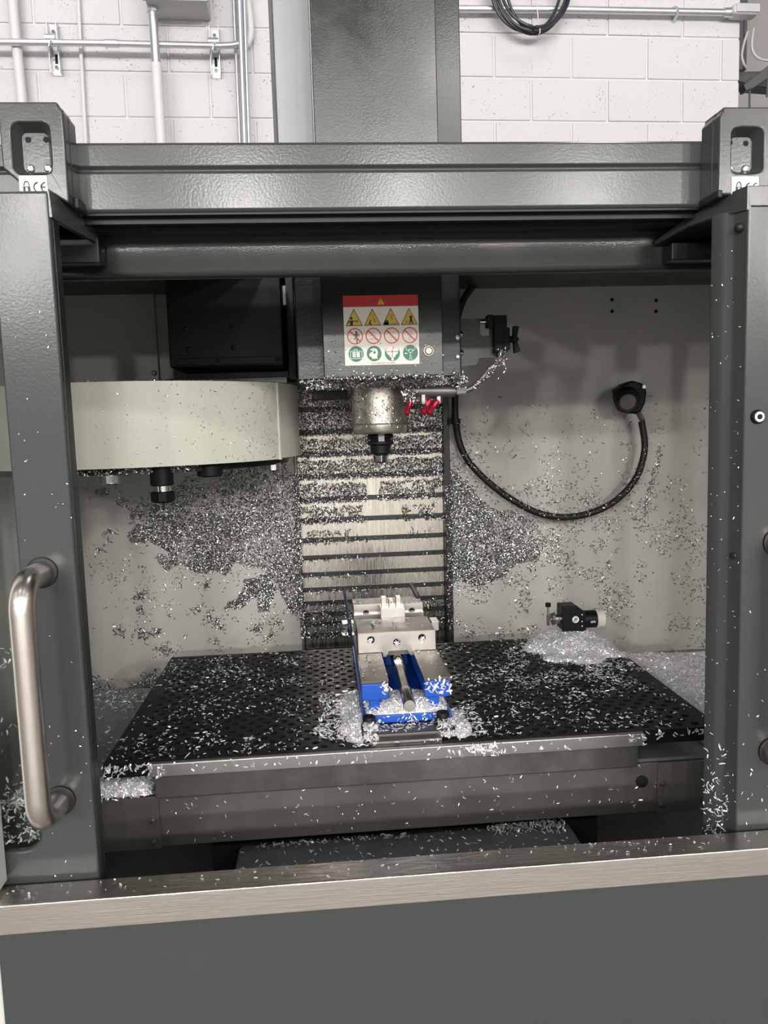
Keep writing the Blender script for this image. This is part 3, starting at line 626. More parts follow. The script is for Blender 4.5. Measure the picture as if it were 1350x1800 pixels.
# tool holder in the spindle
th = thing('tool_holder', (.112, 1.47, 1.385), 'dark tool holder with a bright collet nut clamped in the spindle nose', 'tool holder')
MB().lathe([(.016, .001), (.0215, 0), (.0245, -.002), (.0245, -.0065), (.0190, -.0085), (.0190, -.0115), (.0245, -.0135), (.0245, -.018), (.0215, -.020), (.0185, -.021), (.0180, -.0345), (.0165, -.036), (.0125, -.0365), (.012, -.042)], (.1125, 1.47, 1.4325), (0, 0, 1), 36).build('holder_flange', M['black'], th)
MB().box(.107, .118, 1.4445, 1.449, 1.4195, 1.4325).build('drive_key', M['dull_steel'], th)
MB().lathe([(.0118, 0), (.0142, -.002), (.0142, -.014), (.0118, -.016), (.0065, -.0165), (.0065, -.0125)], (.1125, 1.47, 1.395), (0, 0, 1), 8).build('collet_nut', M['chrome'], th, bevel=.001)

# ------------------------------------------------------------------ column way cover
wc = thing('way_cover', (.125, 1.95, .93), 'stepped steel way cover on the machine column, caked with chips at the top', 'way cover')
SL = [1.648, 1.594, 1.540, 1.486, 1.432, 1.378, 1.3235, 1.267, 1.215, 1.165, 1.121, 1.078, 1.039, 1.004, .975, .949, .92, .88, .84]
for i in range(len(SL) - 1):
    zt, zb = SL[i], SL[i + 1]; y = 1.921 + .0022 * i
    m = MB(); m.prism([(y, zb), (y, zt - .0005), (y + .004, zt), (y + .03, zt), (y + .03, zb + .0), (y + .012, zb)], 'x', -.0575, .3005); sl_ = m.build('slat', M['way'], wc, bevel=.0008)
    MB().box(-.0575, .3005, y - .0006, y + .012, zb - .0005, zb + .0115).build('wiper', M['paint_dark'], sl_)
MB().box(-.0575, .3005, 1.985, 1.99, .60, 1.75).build('backing', M['dull_steel'], wc)
MB().box(-.0635, -.058, 1.914, 1.99, .60, 1.75).build('guide_rail', M['sheet'], wc, bevel=.001)
MB().box(.301, .3165, 1.914, 1.99, .60, 1.75).build('guide_rail', M['paint_dark'], wc, bevel=.001)

# ------------------------------------------------------------------ tool changer
tc = thing('tool_changer', (-.37, 1.70, 1.39), 'tool changer with a round cream carousel cover and a black motor box above', 'tool changer')
CX, CY, CR = -.372, 1.705, .333
def arcpts(r, a0, a1, n): return [(CX + r * math.sin(math.radians(a0 + (a1 - a0) * i / n)), CY - r * math.cos(math.radians(a0 + (a1 - a0) * i / n))) for i in range(n + 1)]
m = MB(); A = arcpts(CR, -95, 62, 64); B = arcpts(CR - .004, 62, -95, 64); m.prism(A + B, 'z', 1.3895, 1.5345)
lab(m.build('carousel_cover', M['cream'], tc, angle=25), 'curved cream sheet cover')
m = MB(); A = arcpts(CR - .0045, 58, 135, 32); B = arcpts(CR - .009, 135, 58, 32); m.prism(A + B, 'z', 1.391, 1.5365)
lab(m.build('end_cover', M['cream'], tc, angle=25), 'cream end section of the cover')
m = MB(); A = arcpts(CR + .0025, 61.4, 62.3, 2); B = arcpts(CR - .006, 62.3, 61.4, 2); m.prism(A + B, 'z', 1.3885, 1.5365)
m.build('cover_lip', M['cream'], tc)
m = MB(); A = arcpts(CR - .001, -95, 62, 48); B = arcpts(CR - .010, 62, -95, 48); m.prism(A + B, 'z', 1.5345, 1.5362)
m.build('top_flange', M['cream'], tc)
MB().prism(arcpts(CR - .012, -180, 179, 60), 'z', 1.394, 1.532).build('carousel_disc', M['dull_steel'], tc)
MB().prism(arcpts(CR - .03, -180, 179, 60), 'z', 1.377, 1.395).build('tool_disc', M['black_paint'], tc)
mb_ = MB().box(-.276, -.0615, 1.53, 1.70, 1.568, 1.760).build('motor_box', M['black_paint'], tc, bevel=.004)
MB().box(-.262, -.066, 1.526, 1.531, 1.572, 1.585).build('box_lip', M['black_paint'], mb_, bevel=.001)
for x, z in ((-.243, 1.640), (-.158, 1.641), (-.240, 1.602), (-.156, 1.603)):
    MB().lathe([(.0045, 0), (.0045, .002), (.003, .003)], (x, 1.53, z), (0, -1, 0), 12).build('box_screw', M['black'], mb_)
for x, z in ((-.187, 1.579), (-.0745, 1.579)):
    MB().lathe([(.004, 0), (.004, .002), (.003, .003)], (x, 1.526, z), (0, -1, 0), 12).build('box_screw', M['black'], mb_)
MB().box(-.300, -.036, 1.70, 1.76, 1.5365, 1.80).build('mount_plate', M['head_paint'], tc, bevel=.002)
MB().box(-.0600, -.0545, 1.56, 1.64, 1.685, 1.721).build('bright_strip', M['white_plastic'], tc)
MB().box(-.058, -.040, 1.60, 1.70, 1.545, 1.78).build('cable_duct', M['black_paint'], tc, bevel=.003)
MB().box(-.30, -.06, 1.60, 1.70, 1.5365, 1.552).build('box_foot', M['head_paint'], tc, bevel=.002)
lab(MB().box(-.66, -.3735, 1.922, 1.9295, 1.50, 1.86).build('cover_plate', M['beige'], tc, bevel=.0015), 'flat beige plate behind the carousel')
MB().lathe([(.006, 0), (.006, .003), (.004, .005)], (-.384, 1.922, 1.588), (0, -1, 0), 14).build('plate_screw', M['dull_steel'], tc)

# tool holders hanging in the carousel
def holder(x, y, parts, label):
    t = thing('carousel_tool', (x, y, 1.377), label, 'tool holder', 'tool holders hanging in the carousel')
    for nm, prof, mt, n in parts:
        MB().lathe(prof, (x, y, 1.3775), (0, 0, 1), n).build(nm, M[mt], t, bevel=.0008 if n < 12 else 0)
holder(-.3695, 1.415, [('shank', [(.0125, .012), (.0125, .001)], 'black', 24), ('collet_nut', [(.0145, .001), (.0168, -.001), (.0168, -.0155), (.0145, -.0175), (.006, -.018)], 'chrome', 10)], 'short holder with a chrome collet nut at the left of the carousel')
holder(-.2835, 1.428, [('holder_body', [(.0205, .010), (.0205, -.0215), (.0185, -.0235), (.012, -.0235)], 'black', 28), ('neck', [(.0155, -.0235), (.0155, -.0335)], 'chrome', 24), ('collet_nut', [(.0185, -.0335), (.0210, -.0355), (.0210, -.0505), (.0180, -.0535), (.004, -.0538)], 'black', 10), ('tool_tip', [(.0012, -.0535), (.0012, -.068)], 'black_paint', 8)], 'long black holder with a thin tool, the longest in the carousel')
holder(-.2040, 1.468, [('holder_body', [(.0235, .008), (.0235, -.010), (.0205, -.0125), (.008, -.013)], 'black', 28)], 'wide black holder without visible nut in the carousel')
holder(-.0975, 1.610, [('shank', [(.0135, .012), (.0135, .004)], 'black', 24), ('collet_nut', [(.0150, .004), (.0165, .002), (.0165, -.012), (.0140, -.014), (.005, -.0145)], 'chrome', 10)], 'chrome nosed holder at the right end of the carousel')

# ------------------------------------------------------------------ hose and lamp-like nozzle head on the back wall
hs = thing('hose', (.62, 1.88, 1.21), 'black hose drooping in an arc across the right back panel', 'hose')
hp = smooth_path([(.470, 1.90, 1.90), (.3904, 1.89, 1.7887), (.3470, 1.89, 1.7265), (.329, 1.885, 1.64), (.3267, 1.88, 1.5342), (.3263, 1.88, 1.4532), (.3401, 1.88, 1.3846), (.3780, 1.88, 1.3284), (.4472, 1.88, 1.2676), (.5316, 1.88, 1.2209), (.6172, 1.88, 1.2105), (.7035, 1.88, 1.2353), (.7682, 1.88, 1.2934), (.7938, 1.88, 1.3695), (.7850, 1.88, 1.4420)], 8)
MB().tube(hp, .0082, 12).build('hose_tube', M['rubber'], hs)
MB().tube([(.3263, 1.88, 1.447), (.3268, 1.88, 1.459)], .0115, 12).build('hose_clip', M['rubber'], hs)
MB().box(.312, .334, 1.888, 1.93, 1.446, 1.460).build('clip_base', M['rubber'], hs)
wl = thing('nozzle_head', (.76, 1.86, 1.50), 'round black nozzle head at the end of the hose on the right back panel', 'nozzle')
dN = Vector((-.22, -.92, -.34)).normalized()
cN = Vector((.7370, 1.845, 1.4865))
MB().lathe([(.0300, -.040), (.0300, -.004), (.0285, 0), (.022, .001)], cN, dN, 36).build('lamp_body', M['black'], wl)
MB().lathe([(.0192, .0), (.0192, .004), (.0235, .005), (.0262, .002), (.0268, 0)], cN, dN, 36).build('bezel', M['rubber'], wl)
MB().lathe([(.0195, .0015), (.0195, .0022)], cN, dN, 30).build('lens', M['sheet'], wl)
MB().prism([(.735, 1.530), (.757, 1.5365), (.778, 1.530), (.787, 1.522), (.7905, 1.506), (.786, 1.480), (.777, 1.462), (.764, 1.456), (.745, 1.462), (.715, 1.515)], 'y', 1.858, 1.90).build('mount_body', M['black'], wl, bevel=.006, seg=3)
MB().box(.742, .782, 1.898, 1.931, 1.487, 1.520).build('wall_bracket', M['black'], wl, bevel=.003)
MB().lathe([(.0022, 0), (.0045, 0), (.0045, .003), (.0022, .003)], (.7815, 1.858, 1.521), (0, -1, 0), 14).build('mount_screw', M['galv'], wl)
MB().tube([(.7735, 1.876, 1.461), (.7855, 1.88, 1.441)], .0092, 8).build('hose_fitting', M['chrome'], wl)

# ------------------------------------------------------------------ table
tb = thing('machine_table', (.135, 1.4, .85), 'steel machine table with grey sheet apron below the black fixture plate', 'machine table')
MB().box(-.268, .480, 1.153, 1.66, .9005, .939).build('table_casting', M['dull_steel'], tb, bevel=.003)
MB().prism([(1.166, .9005), (1.172, .815), (1.20, .815), (1.20, .9005)], 'x', -.268, .519).build('front_apron', M['sheet'], tb, bevel=.002)
lab(MB().prism([(1.158, .9025), (1.164, .8165), (1.168, .8165), (1.163, .9025)], 'x', -.50, -.2655).build('apron_wing', M['sheet'], tb, bevel=.001), 'left side sheet with two bolts')
lab(MB().prism([(1.158, .9025), (1.164, .8165), (1.168, .8165), (1.163, .9025)], 'x', .5155, .86).build('apron_wing', M['sheet'], tb, bevel=.001), 'right side sheet with two bolts')
for x, z in ((-.2755, .864), (-.2765, .829), (.5225, .8675), (.523, .8305)):
    MB().lathe([(.0052, 0), (.0052, .002), (.004, .0045), (.001, .0055)], (x, 1.1625, z), (0, -1, 0), 14).build('apron_bolt', M['dull_steel'], tb)
MB().lathe([(.0098, 0), (.0098, .003), (.008, .004)], (.4912, 1.168, .8705), (0, -1, 0), 22).build('plug', M['hole'], tb)
lab(MB().prism([(-.50, 1.165), (-.268, 1.165), (-.268, 1.66), (-.56, 1.66)], 'z', .9035, .9085).build('side_tray', M['tray'], tb), 'grey sheet tray at the left table end')
lab(MB().prism([(.48, 1.165), (.90, 1.165), (.90, 1.72), (.48, 1.72)], 'z', .9035, .9085).build('side_tray', M['tray'], tb), 'grey sheet tray at the right table end')
sc_ = tag(MB().prism(rrect(-.155, .386, .95, 1.215, .012), 'z', .755, .785).build('saddle_cover', M['tray'], bevel=.004), 'flat grey saddle cover low in front of the table', 'cover')
tag(MB().box(-.20, .44, 1.225, 1.60, .56, .8135).build('saddle', M['paint_dark'], bevel=.004), 'dark saddle casting carrying the machine table', 'saddle')

# perforated plate: staggered rows of real holes
PX0, PX1, PY0, PY1, PZ = -.3397, .6103, 1.1498, 1.6983, .9616
fp = thing('fixture_plate', (.135, 1.4, .94), 'black anodised fixture plate full of drilled holes, strewn with chips', 'fixture plate')
PXP, PYP, HR = .0268, .0166, .0062
verts = []; faces = []
NX = int((PX1 - PX0 - .02) / PXP); NY = int((PY1 - PY0 - .012) / PYP); ns = 10
x_in0 = (PX0 + PX1) / 2 - NX * PXP / 2; y_in0 = PY0 + .008
def vadd(x, y, z): verts.append((x, y, z)); return len(verts) - 1
def quad(x0, x1, y0, y1):
    faces.append((vadd(x0, y0, PZ), vadd(x1, y0, PZ), vadd(x1, y1, PZ), vadd(x0, y1, PZ)))
y_end = y_in0 + NY * PYP
for j in range(NY):
    y0 = y_in0 + j * PYP; y1 = y0 + PYP; sh = PXP / 2 if j % 2 else 0
    n = NX - (1 if j % 2 else 0); xs = x_in0 + sh
    quad(PX0, xs, y0, y1); quad(xs + n * PXP, PX1, y0, y1)
    for i in range(n):
        a = xs + i * PXP; b = a + PXP; cx, cy = (a + b) / 2, (y0 + y1) / 2
        o = [vadd(*p, PZ) for p in ((b, cy), (b, y1), (cx, y1), (a, y1), (a, cy), (a, y0), (cx, y0), (b, y0))]
        c = [vadd(cx + HR * math.cos(2 * math.pi * k / 8), cy + HR * math.sin(2 * math.pi * k / 8), PZ) for k in range(8)]
        d = [vadd(cx + HR * math.cos(2 * math.pi * k / 8), cy + HR * math.sin(2 * math.pi * k / 8), PZ - .012) for k in range(8)]
        for k in range(8):
            k2 = (k + 1) % 8
            faces.append((o[k], o[k2], c[k2], c[k])); faces.append((c[k], c[k2], d[k2], d[k]))
        faces.append(tuple(d))
quad(PX0, PX1, PY0, y_in0); quad(PX0, PX1, y_end, PY1)
zb = .9395
for p, q in (((PX0, PY0), (PX1, PY0)), ((PX1, PY0), (PX1, PY1)), ((PX1, PY1), (PX0, PY1)), ((PX0, PY1), (PX0, PY0))):
    faces.append((vadd(*p, PZ), vadd(*p, zb), vadd(*q, zb), vadd(*q, PZ)))
faces.append((vadd(PX0, PY0, zb), vadd(PX0, PY1, zb), vadd(PX1, PY1, zb), vadd(PX1, PY0, zb)))
me = bpy.data.meshes.new('plate_body'); me.from_pydata([tuple(Vector(v) - fp.location) for v in verts], [], faces); me.validate()
finish('plate_body', me, M['black'], fp, angle=20)
lab(MB().prism([(1.142, .9405), (1.142, .9595), (1.1435, .961), (1.1497, .9612), (1.1497, .9405)], 'x', -.272, .4845).build('front_rail', M['rail_steel'], fp, bevel=.0006), 'bright milled steel front edge')

# ------------------------------------------------------------------ vise
vi = thing('milling_vise', (.122, 1.4, .962), 'blue milling vise with ground steel jaws bolted on the fixture plate', 'vise')
MB().box(.058, .174, 1.170, 1.62, .9620, .9735).build('base_plate', M['steel_dark'], vi, bevel=.0015)
MB().prism([(1.161, .9620), (1.161, .9655), (1.1705, .9700), (1.1705, .9620)], 'x', .0605, .1695).build('front_step', M['steel_bright'], vi)
for x in (.0600, .1772):
    MB().prism(rrect(x - .013, x + .013, 1.178, 1.235, .004), 'z', .9625, .9755).build('hold_down_clamp', M['dull_steel'], vi, bevel=.001)
    bb = MB().lathe([(.0045, .0125), (.0052, .0125), (.0055, .018), (.0095, .0185), (.0105, .017), (.0105, .006), (.0135, .005), (.0135, .0125 - .0135)], (x, 1.196, .9755), (0, 0, 1), 20).build('clamp_bolt', M['black'], vi)
    MB().lathe([(.0052, .0), (.0052, .0006)], (x, 1.196, .9880), (0, 0, 1), 6).build('bolt_socket', M['hole'], bb)
vb = MB().box(.0505, .1945, 1.212, 1.62, .9745, .9880)
vb.box(.0625, .0795, 1.222, 1.62, .9875, 1.0185); vb.box(.1585, .1755, 1.222, 1.62, .9875, 1.0185)
vb.box(.0500, .0935, 1.2135, 1.62, 1.0125, 1.0400); vb.box(.1515, .1935, 1.2135, 1.62, 1.0125, 1.0400)
vb.box(.0935, .1515, 1.47, 1.62, .9875, 1.040)
lab(vb.build('vise_body', M['blue'], vi, bevel=.0022, weld=False), 'blue painted cast body')
MB().box(.0495, .0942, 1.2125, 1.60, 1.0402, 1.0455).build('slide_rail', M['steel_dark'], vi, bevel=.0008)
MB().box(.1508, .1940, 1.2125, 1.60, 1.0402, 1.0455).build('slide_rail', M['steel_dark'], vi, bevel=.0008)
jo = [(.0535, 1.0805), (.0535, 1.0460), (.0940, 1.0460), (.0965, 1.0440), (.0975, 1.0370), (.1030, 1.0370), (.1085, 1.0475), (.1410, 1.0475), (.1465, 1.0375), (.1525, 1.0375), (.1545, 1.0460), (.1925, 1.0460), (.1925, 1.0805)]
mj = plate('movable_jaw', M['steel'], jo, [circle(.0765, 1.0695, .0066, 18), circle(.1225, 1.0625, .0066, 18), circle(.1680, 1.0690, .0066, 18)], 'y', 1.366, 1.3735, vi, bevel=.0004)
MB().prism([(.0535, 1.0803), (.0535, 1.0460), (.0940, 1.0460), (.0965, 1.0440), (.0975, 1.0370), (.1525, 1.0375), (.1545, 1.0460), (.1925, 1.0460), (.1925, 1.0803)], 'y', 1.3737, 1.478).build('jaw_body', M['steel_dark'], mj, bevel=.0006)  # dark colour stands for the dark surroundings reflected in the jaw top
for x, z in ((.0765, 1.0695), (.1225, 1.0625), (.1680, 1.0690)):
    MB().lathe([(.0058, 0), (.0058, .006), (.0035, .006), (.0035, .003)], (x, 1.3737, z), (0, -1, 0), 16).build('jaw_screw', M['black'], mj)
sx = lambda y: .1240 - (1.385 - y) * .018
MB().tube([(sx(1.40), 1.40, 1.0265), (sx(1.36), 1.36, 1.0265), (sx(1.359), 1.359, 1.0265), (sx(1.33), 1.33, 1.0265)], [.0115, .0115, .0108, .0098], 26).build('lead_nut', M['chrome'], vi)
ls = MB().tube([(sx(1.36), 1.36, 1.0265), (sx(1.222), 1.222, 1.0250)], .0082, 24).build('lead_screw', M['steel_dark'], vi)
MB().tube([(sx(1.222), 1.222, 1.0250), (sx(1.213), 1.213, 1.0250)], .0096, 24).build('screw_collar', M['steel_dark'], ls)
MB().tube([(sx(1.213), 1.213, 1.0248), (sx(1.1525), 1.1525, 1.0235), (sx(1.151), 1.151, 1.0235)], [.0098, .0098, .0088], 12).build('drive_hex', M['steel_bright'], ls)
fj = MB().box(.0530, .1915, 1.540, 1.612, 1.0405, 1.0905).build('fixed_jaw', M['steel_dark'], vi, bevel=.001)
jp = plate('jaw_plate', M['steel'], [(.0525, 1.0730), (.0525, 1.0945), (.1915, 1.0945), (.1915, 1.0730), (.170, 1.0730)], [], 'y', 1.528, 1.540, fj, bevel=.0015)
MB().box(.0525, .1918, 1.519, 1.5285, 1.0460, 1.0790).build('jaw_step', M['steel_bright'], fj, bevel=.001)
for x in (.0775, .1690):
    MB().prism([(x + .0062 * math.cos(math.radians(a)), 1.0795 + .0062 * math.sin(math.radians(a))) for a in range(0, 181, 20)], 'y', 1.5275, 1.5282).build('jaw_hole', M['hole'], fj)
# workpiece in the jaws
wp = thing('workpiece', (.128, 1.50, 1.08), 'bright machined aluminium workpiece with three prongs gripped in the vise', 'workpiece')
MB().box(.1035, .1505, 1.4785, 1.5185, 1.0745, 1.0985).build('work_block', M['steel_bright'], wp, bevel=.0006)
for x0, x1, z1 in ((.1065, .1160, 1.1165), (.1215, .1290, 1.1115), (.1350, .1440, 1.1165)):
    o = MB().box(x0, x1, 1.4950, 1.5120, 1.0983, z1).build('prong', M['steel_bright'], wp, bevel=.0005)
    if x0 == .1215: MB().lathe([(.0014, 0), (.0014, .0004)], (.1252, 1.4952, 1.1065), (0, -1, 0), 12).build('drilled_hole', M['hole'], o)
# clear jaw stop with blue rods
js = thing('work_stop', (.04, 1.45, 1.07), 'clear acrylic block with a blue rod at the left of the vise', 'work stop')
MB().box(.0275, .0500, 1.440, 1.470, 1.0600, 1.0820).build('acrylic_block', M['acrylic'], js, bevel=.001)
MB().cyl((.0420, 1.455, 1.056), (.0418, 1.455, 1.088), .0038, n=12).build('stop_screw', M['navy'], js)
MB().cyl((.0415, 1.462, 1.080), (.0385, 1.64, 1.108), .0034, n=12).build('stop_rod', M['navy'], js)
tag(MB().box(.1955, .2100, 1.440, 1.470, 1.0600, 1.0790).build('stop_block', M['steel_bright'], bevel=.001), 'small bright block at the right side of the vise jaw', 'work stop')
tag(MB().cyl((.1905, 1.60, 1.0905), (.1935, 1.745, 1.0875), .0052, n=12).build('stop_rod', M['rubber']), 'dark rod pointing back from the right of the fixed jaw', 'rod')

# ------------------------------------------------------------------ tool setter
ts = thing('tool_setter', (.525, 1.62, .97), 'black tool setting probe with a white end ring standing in a chip mound', 'tool setter')
MB().lathe([(.0235, 0), (.0255, .001), (.0255, .007), (.0215, .008), (.0205, .03), (.0215, .040), (.0215, .066)], (.5255, 1.622, .9750), (0, 0, 1), 32).build('probe_post', M['black_paint'], ts)
pb = MB(); pb.prism([(.4985, 1.0015), (.4985, 1.0545), (.5305, 1.0545), (.5500, 1.0390), (.5500, 1.0000), (.535, .9955)], 'y', 1.6000, 1.6440); pb.build('probe_body', M['black_paint'], ts, bevel=.003)
MB().cyl((.5400, 1.622, 1.0195), (.5770, 1.622, 1.0195), .0188, n=30).build('probe_arm', M['black_paint'], ts)
lab(MB().lathe([(.0175, 0), (.0205, .001), (.0205, .0165), (.0180, .0190)], (.5765, 1.622, 1.0195), (1, 0, 0), 32).build('end_ring', M['white_plastic'], ts), 'white end ring')
MB().cyl((.4985, 1.622, 1.0235), (.4860, 1.622, 1.0235), .0102, n=26).build('probe_collar', M['steel_bright'], ts)
MB().cyl((.4870, 1.622, 1.0235), (.4815, 1.622, 1.0235), .0135, n=8).build('collar_nut', M['dull_steel'], ts)
MB().cyl((.4820, 1.622, 1.0235), (.4700, 1.622, 1.0235), .0022, n=10).build('stylus_link', M['steel_bright'], ts)
MB().cyl((.4735, 1.622, 1.0130), (.4735, 1.622, 1.0560), .0022, n=10).build('stylus_rod', M['steel_bright'], ts)
MB().cyl((.4735, 1.622, 1.0510), (.4735, 1.622, 1.0590), .0058, n=16).build('stylus_disc', M['black'], ts)
MB().cyl((.4735, 1.622, 1.0100), (.4735, 1.622, 1.0330), .0034, n=8).build('stylus_holder', M['dull_steel'], ts)
lg = MB(); lg.prism(circle(.5265, 1.0255, .0073, 28), 'y', 1.5993, 1.5998); lg = lg.build('round_logo', M['p_label'], ts)
m = MB()
for p in ([(.5222, 1.0207), (.5238, 1.0207), (.5272, 1.0300), (.5256, 1.0300)], [(.5262, 1.0205), (.5276, 1.0205), (.5308, 1.0295), (.5294, 1.0295)], [(.5228, 1.0238), (.5300, 1.0268), (.5300, 1.0280), (.5228, 1.0250)]):
    m.prism(p, 'y', 1.5989, 1.5994)
m.build('logo_strokes', M['p_black'], lg)
text_mesh('probe_lettering', 'OTS', .0058, (.5660, 1.6028, 1.0155), M['p_label'], ts, bold=.0002)
for z in (1.0355, 1.0205, 1.0105):
    MB().lathe([(.0014, 0), (.0014, .0006)], (.5405, 1.5998, z), (0, -1, 0), 10).build('body_screw', M['p_label'], ts)

# ------------------------------------------------------------------ aluminium chips (loose swarf nobody could count)
def chip_mesh(P, N, L, Wd, lift, lean, curl, base=None):
    """Curled slivers: P points, N surface normals (n,3); each a bent strip of three quads."""
    n = len(P)
    a = RNG.normal(size=(n, 3)); a -= (a * N).sum(1)[:, None] * N; a /= np.linalg.norm(a, axis=1)[:, None] + 1e-9
    t = a + N * RNG.normal(0, lean, n)[:, None]; t /= np.linalg.norm(t, axis=1)[:, None]
    r = N + RNG.normal(0, .45, (n, 3)); b = np.cross(t, r); b /= np.linalg.norm(b, axis=1)[:, None] + 1e-9
    up = np.cross(b, t)
    ln = (L * RNG.uniform(.45, 1.35, n))[:, None]; wd = (Wd * RNG.uniform(.6, 1.4, n))[:, None]
    cv = (curl * RNG.uniform(-.2, 1.3, n))[:, None]
    c = P + N * (lift * RNG.uniform(.15, 1.0, n))[:, None]
    vs = np.empty((n, 8, 3))
    for i, s in enumerate((-1, -.33, .33, 1)):
        q = c + t * ln * .5 * s - up * ln * cv * (s * s - .4)
        w = wd * (.5 if abs(s) < .9 else .3)
        vs[:, 2 * i] = q - b * w; vs[:, 2 * i + 1] = q + b * w
    return vs.reshape(-1, 3)

def chips(name, groups, material, label, bed=None, top=True, parent=None):
    vs = np.concatenate(groups) if groups else np.zeros((0, 3)); n = len(vs) // 8
    base = np.arange(n)[:, None, None] * 8
    q = np.array([[0, 1, 3, 2], [2, 3, 5, 4], [4, 5, 7, 6]])[None] + base
    q = q.reshape(-1, 4)
    if bed is not None:
        bv, bf = bed; q = np.concatenate([q, np.array(bf) + len(vs)]); vs = np.concatenate([vs, bv])
    off = np.array(world_pos(parent)) if parent is not None else 0.0
    me = bpy.data.meshes.new(name)
    me.vertices.add(len(vs)); me.vertices.foreach_set('co', (vs - off).astype(np.float32).ravel())
    me.loops.add(len(q) * 4); me.loops.foreach_set('vertex_index', q.astype(np.int32).ravel())
    me.polygons.add(len(q)); me.polygons.foreach_set('loop_start', np.arange(0, len(q) * 4, 4, dtype=np.int32))
    me.update(calc_edges=True); me.validate()
    me.polygons.foreach_set('use_smooth', [True] * len(me.polygons))
    me.materials.append(material)
    o = bpy.data.objects.new(name, me); COL.objects.link(o); o['kind'] = 'stuff'
    if parent is not None: o.parent = parent
    if top: tag(o, label, 'metal chips')
    return o

def in_poly(x, z, poly):
    r = np.zeros(len(x), bool); n = len(poly); j = n - 1
    for i in range(n):
        xi, zi = poly[i]; xj, zj = poly[j]
        c = ((zi > z) != (zj > z)) & (x < (xj - xi) * (z - zi) / (zj - zi + 1e-12) + xi)
        r ^= c; j = i
    return r
def fbm(x, z, s, seed):
    return np.array([mnoise.fractal(Vector((a * s + seed, b * s - seed, seed * .37)), 1.0, 2.0, 3) for a, b in zip(x, z)])
def rect_pts(n, x0, x1, z0, z1): return RNG.uniform(x0, x1, n), RNG.uniform(z0, z1, n)
def wallP(x, z, y): return np.stack([x, np.full(len(x), y), z], 1)
def const_n(n, v): return np.tile(np.array(v, float), (n, 1))
NB = (0, -1, 0); NUP = (0, 0, 1)

# left back panel
LD = [(-.349, 1.324), (-.41, 1.267), (-.471, 1.211), (-.459, 1.187), (-.423, 1.181), (-.373, 1.154), (-.412, 1.143), (-.386, 1.112), (-.354, 1.122), (-.308, 1.104), (-.283, 1.099), (-.259, 1.111), (-.237, 1.091), (-.22, 1.129), (-.194, 1.113), (-.142, 1.102), (-.118, 1.064), (-.103, 1.029), (-.099, 1.0), (-.086, .979), (-.066, .958), (-.063, 1.345), (-.103, 1.38), (-.185, 1.38), (-.254, 1.37)]
RING = [(-.205, 1.08), (-.145, 1.091), (-.129, 1.053), (-.135, 1.002), (-.168, .998), (-.162, 1.032), (-.201, 1.02), (-.251, 1.009), (-.246, 1.025), (-.214, 1.04)]
LC = [(-.512, 1.209, .016), (-.451, 1.056, .018), (-.443, 1.119, .010), (-.402, 1.011, .018), (-.32, 1.011, .016), (-.286, .991, .02), (-.266, .971, .016), (-.197, .972, .022), (-.177, .952, .018), (-.146, .94, .018), (-.131, .969, .018), (-.276, .926, .016), (-.401, .918, .020), (-.447, 1.02, .018), (-.532, 1.303, .02), (-.448, 1.252, .022), (-.48, 1.288, .018), (-.412, .964, .016), (-.289, 1.072, .016), (-.501, .966, .018), (-.454, .957, .018), (-.534, 1.179, .018), (-.424, 1.295, .018), (-.405, 1.262, .02), (-.375, 1.285, .02)]
g = []
x, z = rect_pts(34000, -.48, -.063, .95, 1.39)
fx = fbm(x, z, 9, 3.1) ; xs_ = x + .012 * fx; zs_ = z + .014 * fbm(x, z, 14, 8.3)
k = in_poly(xs_, zs_, LD); hgt = np.clip((1.37 - z) / .16, .35, 1)
k &= RNG.uniform(size=len(x)) < hgt * np.clip(.95 + fx, .45, 1)
g.append(chip_mesh(wallP(x[k], z[k], 1.9295), const_n(k.sum(), NB), .0068, .0017, .007, .55, .3))
x, z = rect_pts(6000, -.27, -.11, .98, 1.11)
k = in_poly(x + .012 * fbm(x, z, 20, 4.4), z + .012 * fbm(x, z, 20, 6.4), RING)
g.append(chip_mesh(wallP(x[k], z[k], 1.9295), const_n(k.sum(), NB), .0068, .0017, .006, .5, .3))
for cx, cz, r in LC:
    n = int(90 * (r / .018) ** 2); a = RNG.normal(0, r * .55, (n, 2)) * np.array([1.0, .8])
    tw = RNG.uniform(-1, 1); x = cx + a[:, 0] + a[:, 1] * tw; z = cz + a[:, 1]
    k = (x < -.066) & (fbm(x, z, 45, cx * 9) > -.12)
    g.append(chip_mesh(wallP(x[k], z[k], 1.9295), const_n(k.sum(), NB), .0066, .0017, .005, .5, .3))
x, z = rect_pts(2600, -.60, -.066, .80, 1.36)
k = fbm(x, z, 16, 2.2) > .12
g.append(chip_mesh(wallP(x[k], z[k], 1.9295), const_n(k.sum(), NB), .0062, .0016, .003, .3, .25))
x, z = rect_pts(2600, -.62, -.38, .80, .87)
k = RNG.uniform(size=len(x)) < np.clip((.855 + .02 * np.sin(x * 40) - z) / .05, 0, 1)
g.append(chip_mesh(wallP(x[k], z[k], 1.9295), const_n(k.sum(), NB), .0075, .0018, .012, .6, .3))
chips('metal_chips', g, M['chips'], 'grey aluminium chips caked on the left back panel under the carousel')
